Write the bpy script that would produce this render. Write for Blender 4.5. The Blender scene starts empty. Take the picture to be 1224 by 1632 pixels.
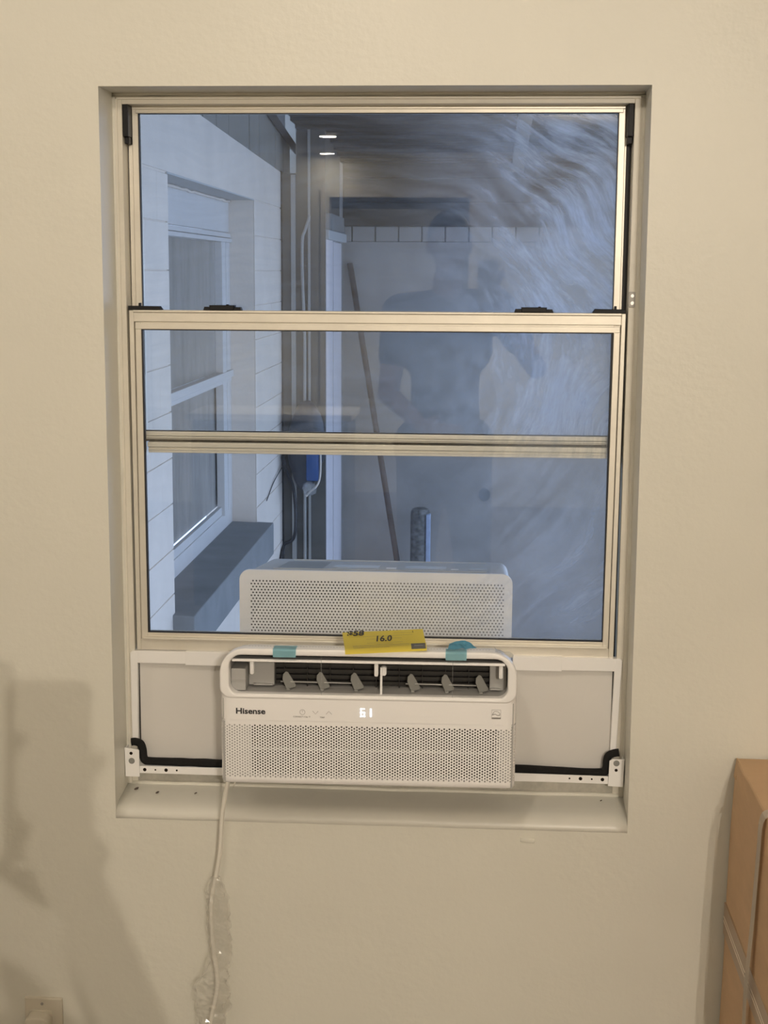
import bpy, bmesh, math, random
from mathutils import Vector, Matrix, Euler, noise
random.seed(4)
PI = math.pi
S = bpy.context.scene
COL = S.collection
# ------------------------------------------------------------------ camera
cd = bpy.data.cameras.new('camera'); cam = bpy.data.objects.new('camera', cd); COL.objects.link(cam)
cd.sensor_fit = 'VERTICAL'; cd.sensor_height = 36.0; cd.lens = 36.0*2366.25/1632.0
cd.clip_start = 0.004; cd.clip_end = 200
_p, _y, _r = -0.16102, -0.06575, 0.00554
_f = Vector((math.sin(_y)*math.cos(_p), math.cos(_y)*math.cos(_p), math.sin(_p)))
_rt = Vector((math.cos(_y), -math.sin(_y), 0)); _up = _rt.cross(_f)
_r2 = _rt*math.cos(_r)+_up*math.sin(_r); _u2 = -_rt*math.sin(_r)+_up*math.cos(_r)
M = Matrix((( _r2.x, _u2.x, -_f.x), (_r2.y, _u2.y, -_f.y), (_r2.z, _u2.z, -_f.z))).to_4x4()
M.translation = Vector((0.19718, -2.6154, 1.64733))
cam.matrix_world = M
S.camera = cam
# ------------------------------------------------------------------ sky, lamps, exposure
w = bpy.data.worlds.new('sky'); S.world = w; w.use_nodes = True
w.node_tree.nodes['Background'].inputs[0].default_value = (0.50, 0.67, 1.0, 1)
w.node_tree.nodes['Background'].inputs[1].default_value = 2.6
S.view_settings.view_transform = 'Standard'; S.view_settings.look = 'None'
S.view_settings.exposure = 0.0; S.view_settings.gamma = 1.0
S.view_settings.use_curve_mapping = False
CEIL = 2.45
WARM = (1.0, 0.88, 0.74)
# x, y, watts, label of each round ceiling lamp
LAMPS = [(-0.12, -1.45, 17, 'round flush ceiling lamp nearest the window, on the middle line of the room'),
         (-1.15, -1.50, 6.5, 'round flush ceiling lamp near the window, left of the middle'),
         (0.91, -4.90, 162, 'opal globe ceiling lamp far behind the photographer, the left of the two globes'),
         (1.07, -5.00, 136, 'opal globe ceiling lamp far behind the photographer, the right of the two globes'),
         (-0.74, -6.10, 10, 'round flush ceiling lamp left of the deep room, seen as upper glint in the glass'),
         (-0.88, -7.40, 6, 'rearmost round ceiling lamp on the left, seen as lower glint in the glass')]

# ------------------------------------------------------------------ materials
def nodes(name):
    m = bpy.data.materials.new(name); m.use_nodes = True
    nt = m.node_tree; b = nt.nodes['Principled BSDF']
    return m, nt, b
def mat(name, col, rough=0.5, metal=0.0, bump=0.0, bscale=60, var=0.0, vscale=4, spec=None, stretch=None, coat=0, bdist=0.002):
    m, nt, b = nodes(name)
    b.inputs['Base Color'].default_value = (*col, 1); b.inputs['Roughness'].default_value = rough
    b.inputs['Metallic'].default_value = metal
    if spec is not None: b.inputs['Specular IOR Level'].default_value = spec
    if coat: b.inputs['Coat Weight'].default_value = coat
    L = nt.links
    if bump or var:
        tc = nt.nodes.new('ShaderNodeTexCoord'); mp = nt.nodes.new('ShaderNodeMapping')
        L.new(tc.outputs['Object'], mp.inputs[0])
        if stretch: mp.inputs['Scale'].default_value = stretch
    if bump:
        n = nt.nodes.new('ShaderNodeTexNoise'); n.inputs['Scale'].default_value = bscale; n.inputs['Detail'].default_value = 4
        L.new(mp.outputs[0], n.inputs['Vector'])
        bp = nt.nodes.new('ShaderNodeBump'); bp.inputs['Strength'].default_value = bump; bp.inputs['Distance'].default_value = bdist
        L.new(n.outputs[0], bp.inputs['Height']); L.new(bp.outputs[0], b.inputs['Normal'])
    if var:
        n2 = nt.nodes.new('ShaderNodeTexNoise'); n2.inputs['Scale'].default_value = vscale; n2.inputs['Detail'].default_value = 6
        n2.inputs['Roughness'].default_value = 0.65
        L.new(mp.outputs[0], n2.inputs['Vector'])
        cr = nt.nodes.new('ShaderNodeValToRGB')
        cr.color_ramp.elements[0].position = 0.3; cr.color_ramp.elements[1].position = 0.72
        cr.color_ramp.elements[0].color = (*[c*(1-var) for c in col], 1)
        cr.color_ramp.elements[1].color = (*[min(1, c*(1+var*0.6)) for c in col], 1)
        L.new(n2.outputs[0], cr.inputs[0]); L.new(cr.outputs[0], b.inputs['Base Color'])
    return m
def emit(name, col, s):
    m, nt, b = nodes(name)
    b.inputs['Base Color'].default_value = (*col, 1)
    b.inputs['Emission Color'].default_value = (*col, 1); b.inputs['Emission Strength'].default_value = s
    return m
def glass(name, haze, fog, right):
    """window pane: clear glass, Fresnel mirror reflection, wiped-on dried smears that scatter light"""
    m = bpy.data.materials.new(name); m.use_nodes = True; nt = m.node_tree; N = nt.nodes; L = nt.links
    N.remove(N['Principled BSDF']); out = N['Material Output']
    def math_(op, a, b=None, c=None):
        n = N.new('ShaderNodeMath'); n.operation = op
        for i, v in enumerate((a, b, c)):
            if v is None: continue
            if isinstance(v, (int, float)): n.inputs[i].default_value = v
            else: L.new(v, n.inputs[i])
        return n.outputs[0]
    tr = N.new('ShaderNodeBsdfTransparent'); tr.inputs[0].default_value = (0.985, 0.992, 0.992, 1)
    gl = N.new('ShaderNodeBsdfGlossy'); gl.inputs['Roughness'].default_value = 0.0
    fr = N.new('ShaderNodeFresnel'); fr.inputs[0].default_value = 1.50
    mx = N.new('ShaderNodeMixShader'); L.new(fr.outputs[0], mx.inputs[0]); L.new(tr.outputs[0], mx.inputs[1]); L.new(gl.outputs[0], mx.inputs[2])
    geo = N.new('ShaderNodeTexCoord'); sp = N.new('ShaderNodeSeparateXYZ'); L.new(geo.outputs['Object'], sp.inputs[0])
    X, Z = sp.outputs[0], sp.outputs[2]
    # wiping arcs: polar noise round the wiper's elbow, bent by a second noise, and level strokes
    nz = N.new('ShaderNodeTexNoise'); nz.inputs['Scale'].default_value = 4.0; nz.inputs['Detail'].default_value = 1; L.new(geo.outputs['Object'], nz.inputs['Vector'])
    wob = math_('MULTIPLY', math_('SUBTRACT', nz.outputs[0], 0.5), 0.16)
    def arcs(cx, cz, ks, ka, lo, hi):
        dx = math_('SUBTRACT', X, cx); dz = math_('SUBTRACT', Z, cz)
        rad = math_('ADD', math_('SQRT', math_('ADD', math_('MULTIPLY', dx, dx), math_('MULTIPLY', dz, dz))), wob)
        cb = N.new('ShaderNodeCombineXYZ'); L.new(math_('MULTIPLY', rad, ks), cb.inputs[0]); L.new(math_('MULTIPLY', math_('ARCTAN2', dz, dx), ka), cb.inputs[1])
        st = N.new('ShaderNodeTexNoise'); st.inputs['Scale'].default_value = 1.0; st.inputs['Detail'].default_value = 6; st.inputs['Roughness'].default_value = 0.65
        L.new(cb.outputs[0], st.inputs['Vector'])
        m_ = N.new('ShaderNodeMapRange'); L.new(st.outputs[0], m_.inputs[0]); m_.inputs[1].default_value = lo; m_.inputs[2].default_value = hi
        return m_.outputs[0]
    a1 = arcs(0.02, 1.45, 42, 3.2, 0.42, 0.78); a2 = arcs(-0.1, -1.2, 60, 14.0, 0.40, 0.80)
    bl = N.new('ShaderNodeTexNoise'); bl.inputs['Scale'].default_value = 5.0; bl.inputs['Detail'].default_value = 4; bl.inputs['Distortion'].default_value = 0.8
    L.new(geo.outputs['Object'], bl.inputs['Vector'])
    blob = N.new('ShaderNodeMapRange'); L.new(bl.outputs[0], blob.inputs[0]); blob.inputs[1].default_value = 0.25; blob.inputs[2].default_value = 0.75
    rx = N.new('ShaderNodeMapRange'); rx.interpolation_type = 'SMOOTHSTEP'; L.new(math_('ADD', X, math_('MULTIPLY', wob, 0.6)), rx.inputs[0])
    rx.inputs[1].default_value = -0.10; rx.inputs[2].default_value = 0.47
    rp = math_('POWER', rx.outputs[0], 1.8)
    strokes = math_('ADD', math_('MULTIPLY', a1, 0.75), math_('MULTIPLY', blob.outputs[0], 0.5))
    a = math_('ADD', math_('MULTIPLY', strokes, math_('MULTIPLY', rp, right)), math_('MULTIPLY', a2, haze))
    a = math_('ADD', a, fog)
    a = math_('MINIMUM', a, 0.8)
    df = N.new('ShaderNodeBsdfDiffuse'); df.inputs[0].default_value = (0.85, 0.87, 0.9, 1)
    tl = N.new('ShaderNodeBsdfTranslucent'); tl.inputs[0].default_value = (0.80, 0.88, 1.0, 1)
    dm = N.new('ShaderNodeMixShader'); dm.inputs[0].default_value = 0.92; L.new(df.outputs[0], dm.inputs[1]); L.new(tl.outputs[0], dm.inputs[2])
    fin = N.new('ShaderNodeMixShader'); L.new(a, fin.inputs[0]); L.new(mx.outputs[0], fin.inputs[1]); L.new(dm.outputs[0], fin.inputs[2])
    L.new(fin.outputs[0], out.inputs[0])
    return m
def film(name, gloss=0.12, tint=(0.93, 0.93, 0.9), milky=0.1):
    m = bpy.data.materials.new(name); m.use_nodes = True; nt = m.node_tree; N = nt.nodes; L = nt.links
    N.remove(N['Principled BSDF']); out = N['Material Output']
    tr = N.new('ShaderNodeBsdfTransparent'); tr.inputs[0].default_value = (*tint, 1)
    gl = N.new('ShaderNodeBsdfGlossy'); gl.inputs['Roughness'].default_value = 0.12
    df = N.new('ShaderNodeBsdfDiffuse'); df.inputs[0].default_value = (0.85, 0.84, 0.8, 1)
    a = N.new('ShaderNodeMixShader'); a.inputs[0].default_value = gloss; L.new(tr.outputs[0], a.inputs[1]); L.new(gl.outputs[0], a.inputs[2])
    b = N.new('ShaderNodeMixShader'); b.inputs[0].default_value = milky; L.new(a.outputs[0], b.inputs[1]); L.new(df.outputs[0], b.inputs[2])
    L.new(b.outputs[0], out.inputs[0]); return m

MT = {
 'wall': mat('painted_wall', (0.70, 0.682, 0.600), 0.42, bump=0.32, bscale=70, var=0.03, vscale=3, bdist=0.0022),
 'reveal': mat('painted_reveal', (0.68, 0.665, 0.60), 0.36, bump=0.25, bscale=40, var=0.04, vscale=5),
 'caulk': mat('caulk', (0.68, 0.66, 0.58), 0.5, bump=0.5, bscale=50, var=0.08, vscale=14),
 'sillback': mat('grey_sill_back', (0.48, 0.46, 0.40), 0.6, bump=0.4, bscale=60, var=0.3, vscale=22),  # darker, more mottled tone than the rest of the sill
 'ceiling': mat('ceiling_paint', (0.75, 0.73, 0.68), 0.7, bump=0.2),
 'roomwall': mat('room_wall_paint', (0.50, 0.47, 0.40), 0.6),
 'floor': mat('floor_tile', (0.13, 0.10, 0.075), 0.35, var=0.15),
 'alu': mat('mill_aluminium', (0.74, 0.70, 0.61), 0.40, metal=0.35, bump=0.12, bscale=30, var=0.07, vscale=9, stretch=(1, 1, 1)),
 'alu2': mat('painted_window_frame', (0.70, 0.665, 0.575), 0.42, bump=0.3, bscale=40, var=0.08, vscale=10),
 'bright': mat('bright_metal', (0.6, 0.59, 0.56), 0.4, metal=0.8),
 'steel': mat('zinc_bracket', (0.42, 0.40, 0.37), 0.55, metal=0.2),
 'black': mat('black_plastic', (0.008, 0.008, 0.009), 0.5, spec=0.25),
 'gasket': mat('glazing_gasket', (0.010, 0.010, 0.012), 0.6),
 'felt': mat('dark_pile_seal', (0.07, 0.055, 0.035), 0.95, bump=1, bscale=400, var=0.7, vscale=120),
 'foam': mat('black_foam', (0.006, 0.006, 0.006), 0.95, bump=0.5, bscale=300),
 'white': mat('white_plastic', (0.89, 0.88, 0.865), 0.30, coat=0.15),
 'white2': mat('satin_white_plastic', (0.89, 0.875, 0.86), 0.5),
 'panel': mat('filler_panel_plastic', (0.69, 0.67, 0.635), 0.4, var=0.03, vscale=3),
 'greyin': mat('grey_inner_plastic', (0.40, 0.395, 0.38), 0.4),
 'vane': mat('grey_vane_plastic', (0.24, 0.24, 0.225), 0.45),
 'dark': mat('dark_interior_and_shade', (0.018, 0.016, 0.014), 0.7),
 'coil': mat('dark_coil', (0.018, 0.016, 0.013), 0.6),
 'filter': mat('dark_filter', (0.014, 0.010, 0.007), 0.9, spec=0.1),
 'ink': mat('grey_ink', (0.03, 0.03, 0.032), 0.5),
 'inkgrey': mat('pale_grey_ink', (0.30, 0.28, 0.26), 0.5),
 'led': emit('display_light', (0.85, 0.92, 1.0), 1.5),
 'bluetape': mat('blue_film_tape', (0.42, 0.74, 0.82), 0.35),
 'bluetape2': mat('crumpled_blue_film', (0.17, 0.46, 0.62), 0.25, bump=0.8, bscale=90),
 'yellow': mat('yellow_card', (1.0, 0.87, 0.17), 0.45),
 'cardboard': mat('cardboard', (0.60, 0.40, 0.235), 0.75, bump=0.25, bscale=35, var=0.10, vscale=6, stretch=(1, 1, 3)),
 'cardtape': mat('brown_packing_tape', (0.36, 0.245, 0.15), 0.3),
 'strap': mat('white_strap', (0.85, 0.76, 0.64), 0.35),
 'bag': film('clear_bag', 0.09, (0.992, 0.990, 0.980), 0.13),
 'clear': film('clear_cover', 0.14, (0.9, 0.92, 0.95), 0.12),
 'ivory': mat('ivory_plastic', (0.60, 0.555, 0.46), 0.35),
 'cord': mat('white_cord', (0.74, 0.71, 0.63), 0.4),
 # outdoors
 'block': mat('painted_block', (0.72, 0.64, 0.56), 0.8, bump=0.5, bscale=40, var=0.08, vscale=3, bdist=0.003),
 'plaster': mat('rough_grey_plaster', (0.34, 0.315, 0.29), 0.85, bump=0.4, bscale=12, var=0.22, vscale=2.2),
 'greyblock': mat('grey_block', (0.24, 0.235, 0.225), 0.85, bump=0.5, bscale=30, var=0.22, vscale=6),
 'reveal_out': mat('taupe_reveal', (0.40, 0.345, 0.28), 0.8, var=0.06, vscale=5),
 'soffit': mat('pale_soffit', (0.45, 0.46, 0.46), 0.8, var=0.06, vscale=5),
 'sill_out': mat('concrete_sill', (0.22, 0.225, 0.225), 0.75, bump=0.3, bscale=20, var=0.2, vscale=3),
 'siding': mat('grey_siding', (0.24, 0.225, 0.195), 0.7, bump=0.2, bscale=30, var=0.12, vscale=6),
 'darkwood': mat('dark_weathered_boards', (0.030, 0.028, 0.026), 0.8, bump=0.4, bscale=20, var=0.5, vscale=5, stretch=(0.4, 3, 3)),
 'browngrey': mat('brown_grey_with_shade', (0.085, 0.080, 0.070), 0.7, var=0.2, vscale=4),  # dark tone holds the return wall's shade; mortar backing shares it
 'trimgrey': mat('pale_conduit', (0.30, 0.295, 0.28), 0.6, var=0.12, vscale=8),
 'doorblue': mat('white_door_paint', (0.66, 0.62, 0.64), 0.6, var=0.08, vscale=3),
 'winglassd': mat('dull_outdoor_pane', (0.30, 0.285, 0.26), 0.25, var=0.30, vscale=2.5, stretch=(1, 3, 0.6)),
 'winframe': mat('white_outdoor_frame', (0.60, 0.58, 0.56), 0.5, var=0.05),
 'pole': mat('brown_wood_pole', (0.095, 0.07, 0.06), 0.7, var=0.3, vscale=9),
 'post': mat('mottled_post', (0.15, 0.145, 0.135), 0.5, bump=0.7, bscale=60, var=0.8, vscale=28),
 'postlit': mat('painted_post_daylight', (0.36, 0.42, 0.56), 0.5, var=0.2, vscale=20),  # bluish daylight put into the colour of the post's right side
 'cable': mat('black_cable', (0.012, 0.012, 0.015), 0.5),
 'bagdark': mat('dark_bag', (0.030, 0.034, 0.045), 0.3, bump=0.9, bscale=16),
 'blue': mat('blue_container', (0.02, 0.07, 0.22), 0.35),
 'ground': mat('concrete_ground', (0.25, 0.25, 0.24), 0.9, bump=0.3, var=0.2),
 # behind the photographer
 'skin': mat('skin', (0.38, 0.21, 0.14), 0.5), 'shirt': mat('dark_shirt', (0.018, 0.024, 0.036), 0.9, bump=0.4, bscale=40),
 'trousers': mat('dark_trousers', (0.02, 0.02, 0.024), 0.9), 'hair': mat('dark_hair', (0.008, 0.007, 0.007), 0.6, bump=1, bscale=150, stretch=(1, 1, .3)),
 'shoe': mat('black_shoe', (0.02, 0.02, 0.02), 0.5), 'phone': mat('pale_phone', (0.4, 0.4, 0.42), 0.25),
 'doorwhite': mat('white_door', (0.74, 0.71, 0.64), 0.5), 'furn': mat('dark_grey_furniture', (0.03, 0.033, 0.04), 0.5),
 'lampbody': mat('white_lamp_ring', (0.8, 0.8, 0.78), 0.4), 'dimglow': emit('far_lamp_glow', (1.0, 0.92, 0.8), 1.6), 'lampglow': emit('lamp_glow', (1.0, 0.88, 0.70), 4.0),
}
MT['pane_up'] = glass('upper_pane_glass', 0.06, 0.014, 1.10)
MT['pane_lo'] = glass('lower_pane_glass', 0.03, 0.010, 0.42)

# ------------------------------------------------------------------ mesh helpers
def link(name, bm, m, parent=None, smooth=False):
    me = bpy.data.meshes.new(name); bm.normal_update(); bm.to_mesh(me); bm.free()
    ms = m if isinstance(m, (list, tuple)) else [m]
    for k in ms: me.materials.append(MT[k])
    if smooth:
        for p in me.polygons: p.use_smooth = True
        try: me.set_sharp_from_angle(angle=math.radians(35))
        except Exception: pass
    o = bpy.data.objects.new(name, me); COL.objects.link(o)
    if parent is not None: o.parent = parent
    return o
def tag(o, label=None, cat=None, group=None, kind=None):
    if label: o['label'] = label
    if cat: o['category'] = cat
    if group: o['group'] = group
    if kind: o['kind'] = kind
    return o
def struct(o, label=None): o['kind'] = 'structure'; (label and o.__setitem__('label', label)); return o
def empty(name, loc, label=None, cat=None, group=None, kind=None, rot=(0, 0, 0)):
    o = bpy.data.objects.new(name, None); COL.objects.link(o); o.location = loc; o.rotation_euler = rot
    o.empty_display_size = 0.05
    return tag(o, label, cat, group, kind)
def box(bm, x0, x1, y0, y1, z0, z1, bev=0.0, seg=2, mi=0):
    T = bmesh.new()
    bmesh.ops.create_cube(T, size=1)
    for v in T.verts: v.co = Vector(((x0+x1)/2+v.co.x*(x1-x0), (y0+y1)/2+v.co.y*(y1-y0), (z0+z1)/2+v.co.z*(z1-z0)))
    if bev: bmesh.ops.bevel(T, geom=T.edges[:], offset=bev, segments=seg, profile=0.5, affect='EDGES')
    return merge(bm, T, mi)
def merge(bm, T, mi=0, mtx=None):
    vs = [bm.verts.new((mtx @ v.co) if mtx else v.co) for v in T.verts]
    T.verts.index_update()
    for f in T.faces:
        try:
            nf = bm.faces.new([vs[v.index] for v in f.verts]); nf.material_index = mi; nf.smooth = f.smooth
        except ValueError: pass
    T.free(); return vs
def B(*a, **k):
    bm = bmesh.new(); box(bm, *a, **k); return bm
def rrect(x0, x1, z0, z1, r, n=6, rb=None):
    """rounded rectangle outline, r for the top corners, rb for the bottom ones"""
    rb = r if rb is None else rb
    pts = []
    for (cx, cz, a0, rr) in ((x1-r, z1-r, 0, r), (x0+r, z1-r, 90, r), (x0+rb, z0+rb, 180, rb), (x1-rb, z0+rb, 270, rb)):
        for k in range(n+1):
            a = math.radians(a0+90*k/n); pts.append((cx+rr*math.cos(a), cz+rr*math.sin(a)))
    return pts
def prism(bm, pts, y0, y1, bev=0.0, mi=0, seg=2):
    """outline in XZ pulled from y0 (front) to y1"""
    T = bmesh.new()
    a = [T.verts.new((x, y0, z)) for x, z in pts]; b = [T.verts.new((x, y1, z)) for x, z in pts]
    n = len(pts)
    ff = T.faces.new(a); T.faces.new(list(reversed(b)))
    for i in range(n): T.faces.new((a[i], b[i], b[(i+1) % n], a[(i+1) % n]))
    bmesh.ops.recalc_face_normals(T, faces=T.faces[:])
    if bev: bmesh.ops.bevel(T, geom=list(ff.edges), offset=bev, segments=seg, profile=0.5, affect='EDGES')
    return merge(bm, T, mi)
def ring(bm, outer, inner, y0, y1, bev=0.0, mi=0, seg=3):
    T = bmesh.new(); n = len(outer)
    oa = [T.verts.new((x, y0, z)) for x, z in outer]; ob = [T.verts.new((x, y1, z)) for x, z in outer]
    ia = [T.verts.new((x, y0, z)) for x, z in inner]; ib = [T.verts.new((x, y1, z)) for x, z in inner]
    fe = []
    for i in range(n):
        j = (i+1) % n
        f = T.faces.new((oa[i], oa[j], ia[j], ia[i])); T.faces.new((ob[j], ob[i], ib[i], ib[j]))
        T.faces.new((oa[j], oa[i], ob[i], ob[j])); T.faces.new((ia[i], ia[j], ib[j], ib[i]))
        for e in f.edges:
            s = {v for v in e.verts}
            if s == {oa[i], oa[j]} or s == {ia[i], ia[j]}: fe.append(e)
    bmesh.ops.recalc_face_normals(T, faces=T.faces[:])
    if bev: bmesh.ops.bevel(T, geom=list(set(fe)), offset=bev, segments=seg, profile=0.5, affect='EDGES')
    return merge(bm, T, mi)
def tube(bm, pts, r, seg=10, mi=0, closed=False, cap=True, sm=True):
    P = [Vector(p) for p in pts]; n = len(P); rings = []
    prev = None
    for i in range(n):
        t = (P[min(i+1, n-1)]-P[max(i-1, 0)])
        if closed: t = P[(i+1) % n]-P[(i-1) % n]
        t.normalize()
        a = prev if prev is not None else (Vector((0, 0, 1)) if abs(t.z) < 0.9 else Vector((1, 0, 0)))
        u = (a-t*a.dot(t)).normalized(); v = t.cross(u); prev = u
        rr = r(i) if callable(r) else (r[i] if isinstance(r, (list, tuple)) else r)
        rings.append([bm.verts.new(P[i]+(u*math.cos(2*PI*k/seg)+v*math.sin(2*PI*k/seg))*rr) for k in range(seg)])
    for i in range(n if closed else n-1):
        A, Bq = rings[i], rings[(i+1) % n]
        for k in range(seg):
            f = bm.faces.new((A[k], A[(k+1) % seg], Bq[(k+1) % seg], Bq[k])); f.smooth = sm; f.material_index = mi
    if cap and not closed:
        for rg, rev in ((rings[0], True), (rings[-1], False)):
            f = bm.faces.new(list(reversed(rg)) if rev else rg); f.material_index = mi
def spline(pts, n=8):
    P = [Vector(p) for p in pts]; out = []
    for i in range(len(P)-1):
        p0, p1, p2, p3 = P[max(i-1, 0)], P[i], P[i+1], P[min(i+2, len(P)-1)]
        for k in range(n):
            t = k/n
            out.append(0.5*((2*p1)+(-p0+p2)*t+(2*p0-5*p1+4*p2-p3)*t*t+(-p0+3*p1-3*p2+p3)*t**3))
    out.append(P[-1]); return out
def disc(bm, c, r, y0, y1, seg=16, mi=0, rz=None):
    prism(bm, [(c[0]+r*math.cos(2*PI*k/seg), c[1]+(rz or r)*math.sin(2*PI*k/seg)) for k in range(seg)], y0, y1, 0, mi)
def text_obj(name, s, size, loc, m, parent=None, sx=1.0, rot=(PI/2, 0, 0), bold=0.0, shear=0.0, align='LEFT'):
    cu = bpy.data.curves.new('t', 'FONT'); cu.body = s; cu.size = size; cu.extrude = 0.00012; cu.offset = bold; cu.shear = shear; cu.align_x = align
    cu.resolution_u = 3
    o = bpy.data.objects.new('t', cu); COL.objects.link(o)
    dg = bpy.context.evaluated_depsgraph_get(); me = bpy.data.meshes.new_from_object(o.evaluated_get(dg))
    bpy.data.objects.remove(o); bpy.data.curves.remove(cu)
    me.materials.clear(); me.materials.append(MT[m]); me.name = name
    mt = Matrix.LocRotScale(Vector(loc), Euler(rot), Vector((sx, 1, 1)))
    me.transform(mt)
    ob = bpy.data.objects.new(name, me); COL.objects.link(ob)
    if parent is not None: ob.parent = parent
    return ob
def hexgrille(bm, nx, nz, px, pz, x0, z0, r, depth, posf, rowstag=False, zlo=None, zhi=None, skip=None):
    """perforated sheet: each cell a rectangle with a round (8 sided) hole; odd columns (or rows) shifted by half"""
    oct_ = [(math.cos(k*PI/4), math.sin(k*PI/4)) for k in range(8)]
    def cell(cx, cz):
        o = [(cx+px/2*sgn(a), cz+pz/2*sgn(b)) for a, b in oct_]
        i = [(cx+r*a, cz+r*b) for a, b in oct_]
        O = [bm.verts.new(posf(x, 0, z)) for x, z in o]; I = [bm.verts.new(posf(x, 0, z)) for x, z in i]
        D = [bm.verts.new(posf(x, depth, z)) for x, z in i]
        for k in range(8):
            j = (k+1) % 8
            bm.faces.new((O[k], I[k], I[j], O[j])); bm.faces.new((I[k], D[k], D[j], I[j]))
    def sgn(a): return 0 if abs(a) < 0.3 else (1 if a > 0 else -1)
    def quad(xa, xb, za, zb):
        bm.faces.new([bm.verts.new(posf(x, 0, z)) for x, z in ((xa, za), (xa, zb), (xb, zb), (xb, za))])
    for i in range(nx):
        for k in range(nz):
            if rowstag:
                off = px/2 if k % 2 else 0
                if k % 2 and i == nx-1: continue
                cell(x0+i*px+off, z0+k*pz)
            else:
                off = pz/2 if i % 2 else 0
                if i % 2 and k == nz-1: continue
                cell(x0+i*px, z0+k*pz+off)
    if rowstag:
        for k in range(1, nz, 2):
            z = z0+k*pz
            quad(x0-px/2, x0, z-pz/2, z+pz/2); quad(x0+(nx-1)*px, x0+(nx-.5)*px, z-pz/2, z+pz/2)
    else:
        for i in range(1, nx, 2):
            x = x0+i*px
            quad(x-px/2, x+px/2, z0-pz/2, z0); quad(x-px/2, x+px/2, z0+(nz-1)*pz, z0+(nz-.5)*pz)

# ------------------------------------------------------------------ the room shell
OX, OZ0, OZ1 = 0.475, 0.650, 1.960          # opening in the inner wall face
WX0, WX1, WY = -2.3, 2.5, -8.2
bm = bmesh.new()
TH = 0.26
box(bm, WX0, -OX, 0, TH, -0.05, CEIL); box(bm, OX, WX1, 0, TH, -0.05, CEIL)
box(bm, -OX, OX, 0, TH, OZ1, CEIL); box(bm, -OX, OX, 0.115, TH, -0.05, 0.66)
box(bm, -OX, OX, 0, 0.115, -0.05, 0.6345)
wf = struct(link('wall_front', bm, 'wall'), 'beige painted plaster wall around the deep window opening')
# softly rounded plaster sill filling the bottom of the opening, a child of the wall
T = bmesh.new()
prof = [(0.125, 0.668), (0.10, 0.667), (0.075, 0.6635), (0.05, 0.661), (0.03, 0.659), (0.018, 0.6565), (0.009, 0.6525), (0.003, 0.6465), (-0.0004, 0.6395), (-0.0006, 0.633), (0.006, 0.628), (0.125, 0.615)]
nX = 40
grid = []
for i in range(nX+1):
    x = -OX+2*OX*i/nX; tilt = -0.0012
    grid.append([T.verts.new((x, y, z+0.0010*noise.noise(Vector((x*7, y*30, 3)))+tilt*0)) for y, z in prof])
for i in range(nX):
    for k in range(len(prof)-1):
        f = T.faces.new((grid[i][k], grid[i][k+1], grid[i+1][k+1], grid[i+1][k])); f.smooth = True
T.faces.new(grid[0]); T.faces.new(list(reversed(grid[-1])))
bmesh.ops.recalc_face_normals(T, faces=T.faces[:])
sill = link('window_sill', T, 'reveal', wf)
# caulk beads round the metal frame
bm = bmesh.new()
def wavy(p0, p1, r, n=26, seed=0, amp=0.0016):
    P0, P1 = Vector(p0), Vector(p1); pts = []
    for k in range(n+1):
        p = P0.lerp(P1, k/n); q = noise.noise_vector(p*14+Vector((seed, 0, 0)))*amp; pts.append(p+q)
    tube(bm, pts, r, 8, cap=True)
wavy((-0.4735, 0.101, 0.667), (-0.4735, 0.101, 1.955), 0.0062, 40, 1); wavy((0.4735, 0.101, 0.667), (0.4735, 0.101, 1.955), 0.0062, 40, 2)
wavy((-0.474, 0.101, 1.9585), (0.474, 0.101, 1.9585), 0.005, 40, 3)
wavy((-0.474, 0.10, 0.667), (0.474, 0.10, 0.6675), 0.0050, 30, 5)
link('caulk_bead', bm, 'caulk', wf)
bm = bmesh.new(); box(bm, -0.474, 0.474, 0.102, 0.113, 0.660, 0.695, 0.002)
link('sill_back_strip', bm, 'sillback', wf)
# dust crumbs on the sill
def crumb(x, y, z, s, name='dead_insect', lab='small dark dead insect on the left of the window sill'):
    T = bmesh.new(); bmesh.ops.create_icosphere(T, subdivisions=2, radius=1)
    for v in T.verts: v.co = Vector((v.co.x*s, v.co.y*s*0.45, v.co.z*s*0.4))*(1+0.35*noise.noise(v.co*2+Vector((x*50, 0, 0))))
    R = Matrix.LocRotScale(Vector((x, y, z)), Euler((0, -0.3, 0.6)), None)
    bm = bmesh.new(); merge(bm, T, 0, R)
    return tag(link(name, bm, 'pole', smooth=True), lab, 'insect')
crumb(-0.408, 0.055, 0.6650, 0.0040)
crumb(-0.335, 0.058, 0.6645, 0.0030, lab='small dark dead insect on the sill, left of the power cord')
crumb(-0.452, 0.070, 0.6660, 0.0050, lab='dark crumb in the left back corner of the window sill', name='dirt_crumb')['category'] = 'dirt'
crumb(0.432, 0.075, 0.6665, 0.0024, lab='tiny dark crumb at the right end of the window sill', name='dirt_crumb')['category'] = 'dirt'
T = bmesh.new()
box(T, -0.013, 0.013, -0.0015, 0.0015, -0.004, 0.004, 0.001)
for v in T.verts: v.co.z += 0.003*math.cos(v.co.x*90)
o = link('paint_flake', T, 'wall', smooth=True); o.location = (0.293, -0.0012, 0.612); o.rotation_euler = (0, 0.1, 0)
tag(o, 'loose flake of paint on the wall below the sill, right of the air conditioner', 'paint flake')

for nm, a in (('floor', (WX0, WX1, WY, 0.0, -0.05, 0.0)), ('ceiling', (WX0-.1, WX1+.1, WY-.1, TH, CEIL, CEIL+0.08)),
              ('wall_left', (WX0-0.1, WX0, WY, 0, -.05, CEIL)), ('wall_right', (WX1, WX1+0.1, WY, 0, -.05, CEIL))):
    struct(link(nm, B(*a), {'floor': 'floor', 'ceiling': 'ceiling'}.get(nm, 'roomwall')))
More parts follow.
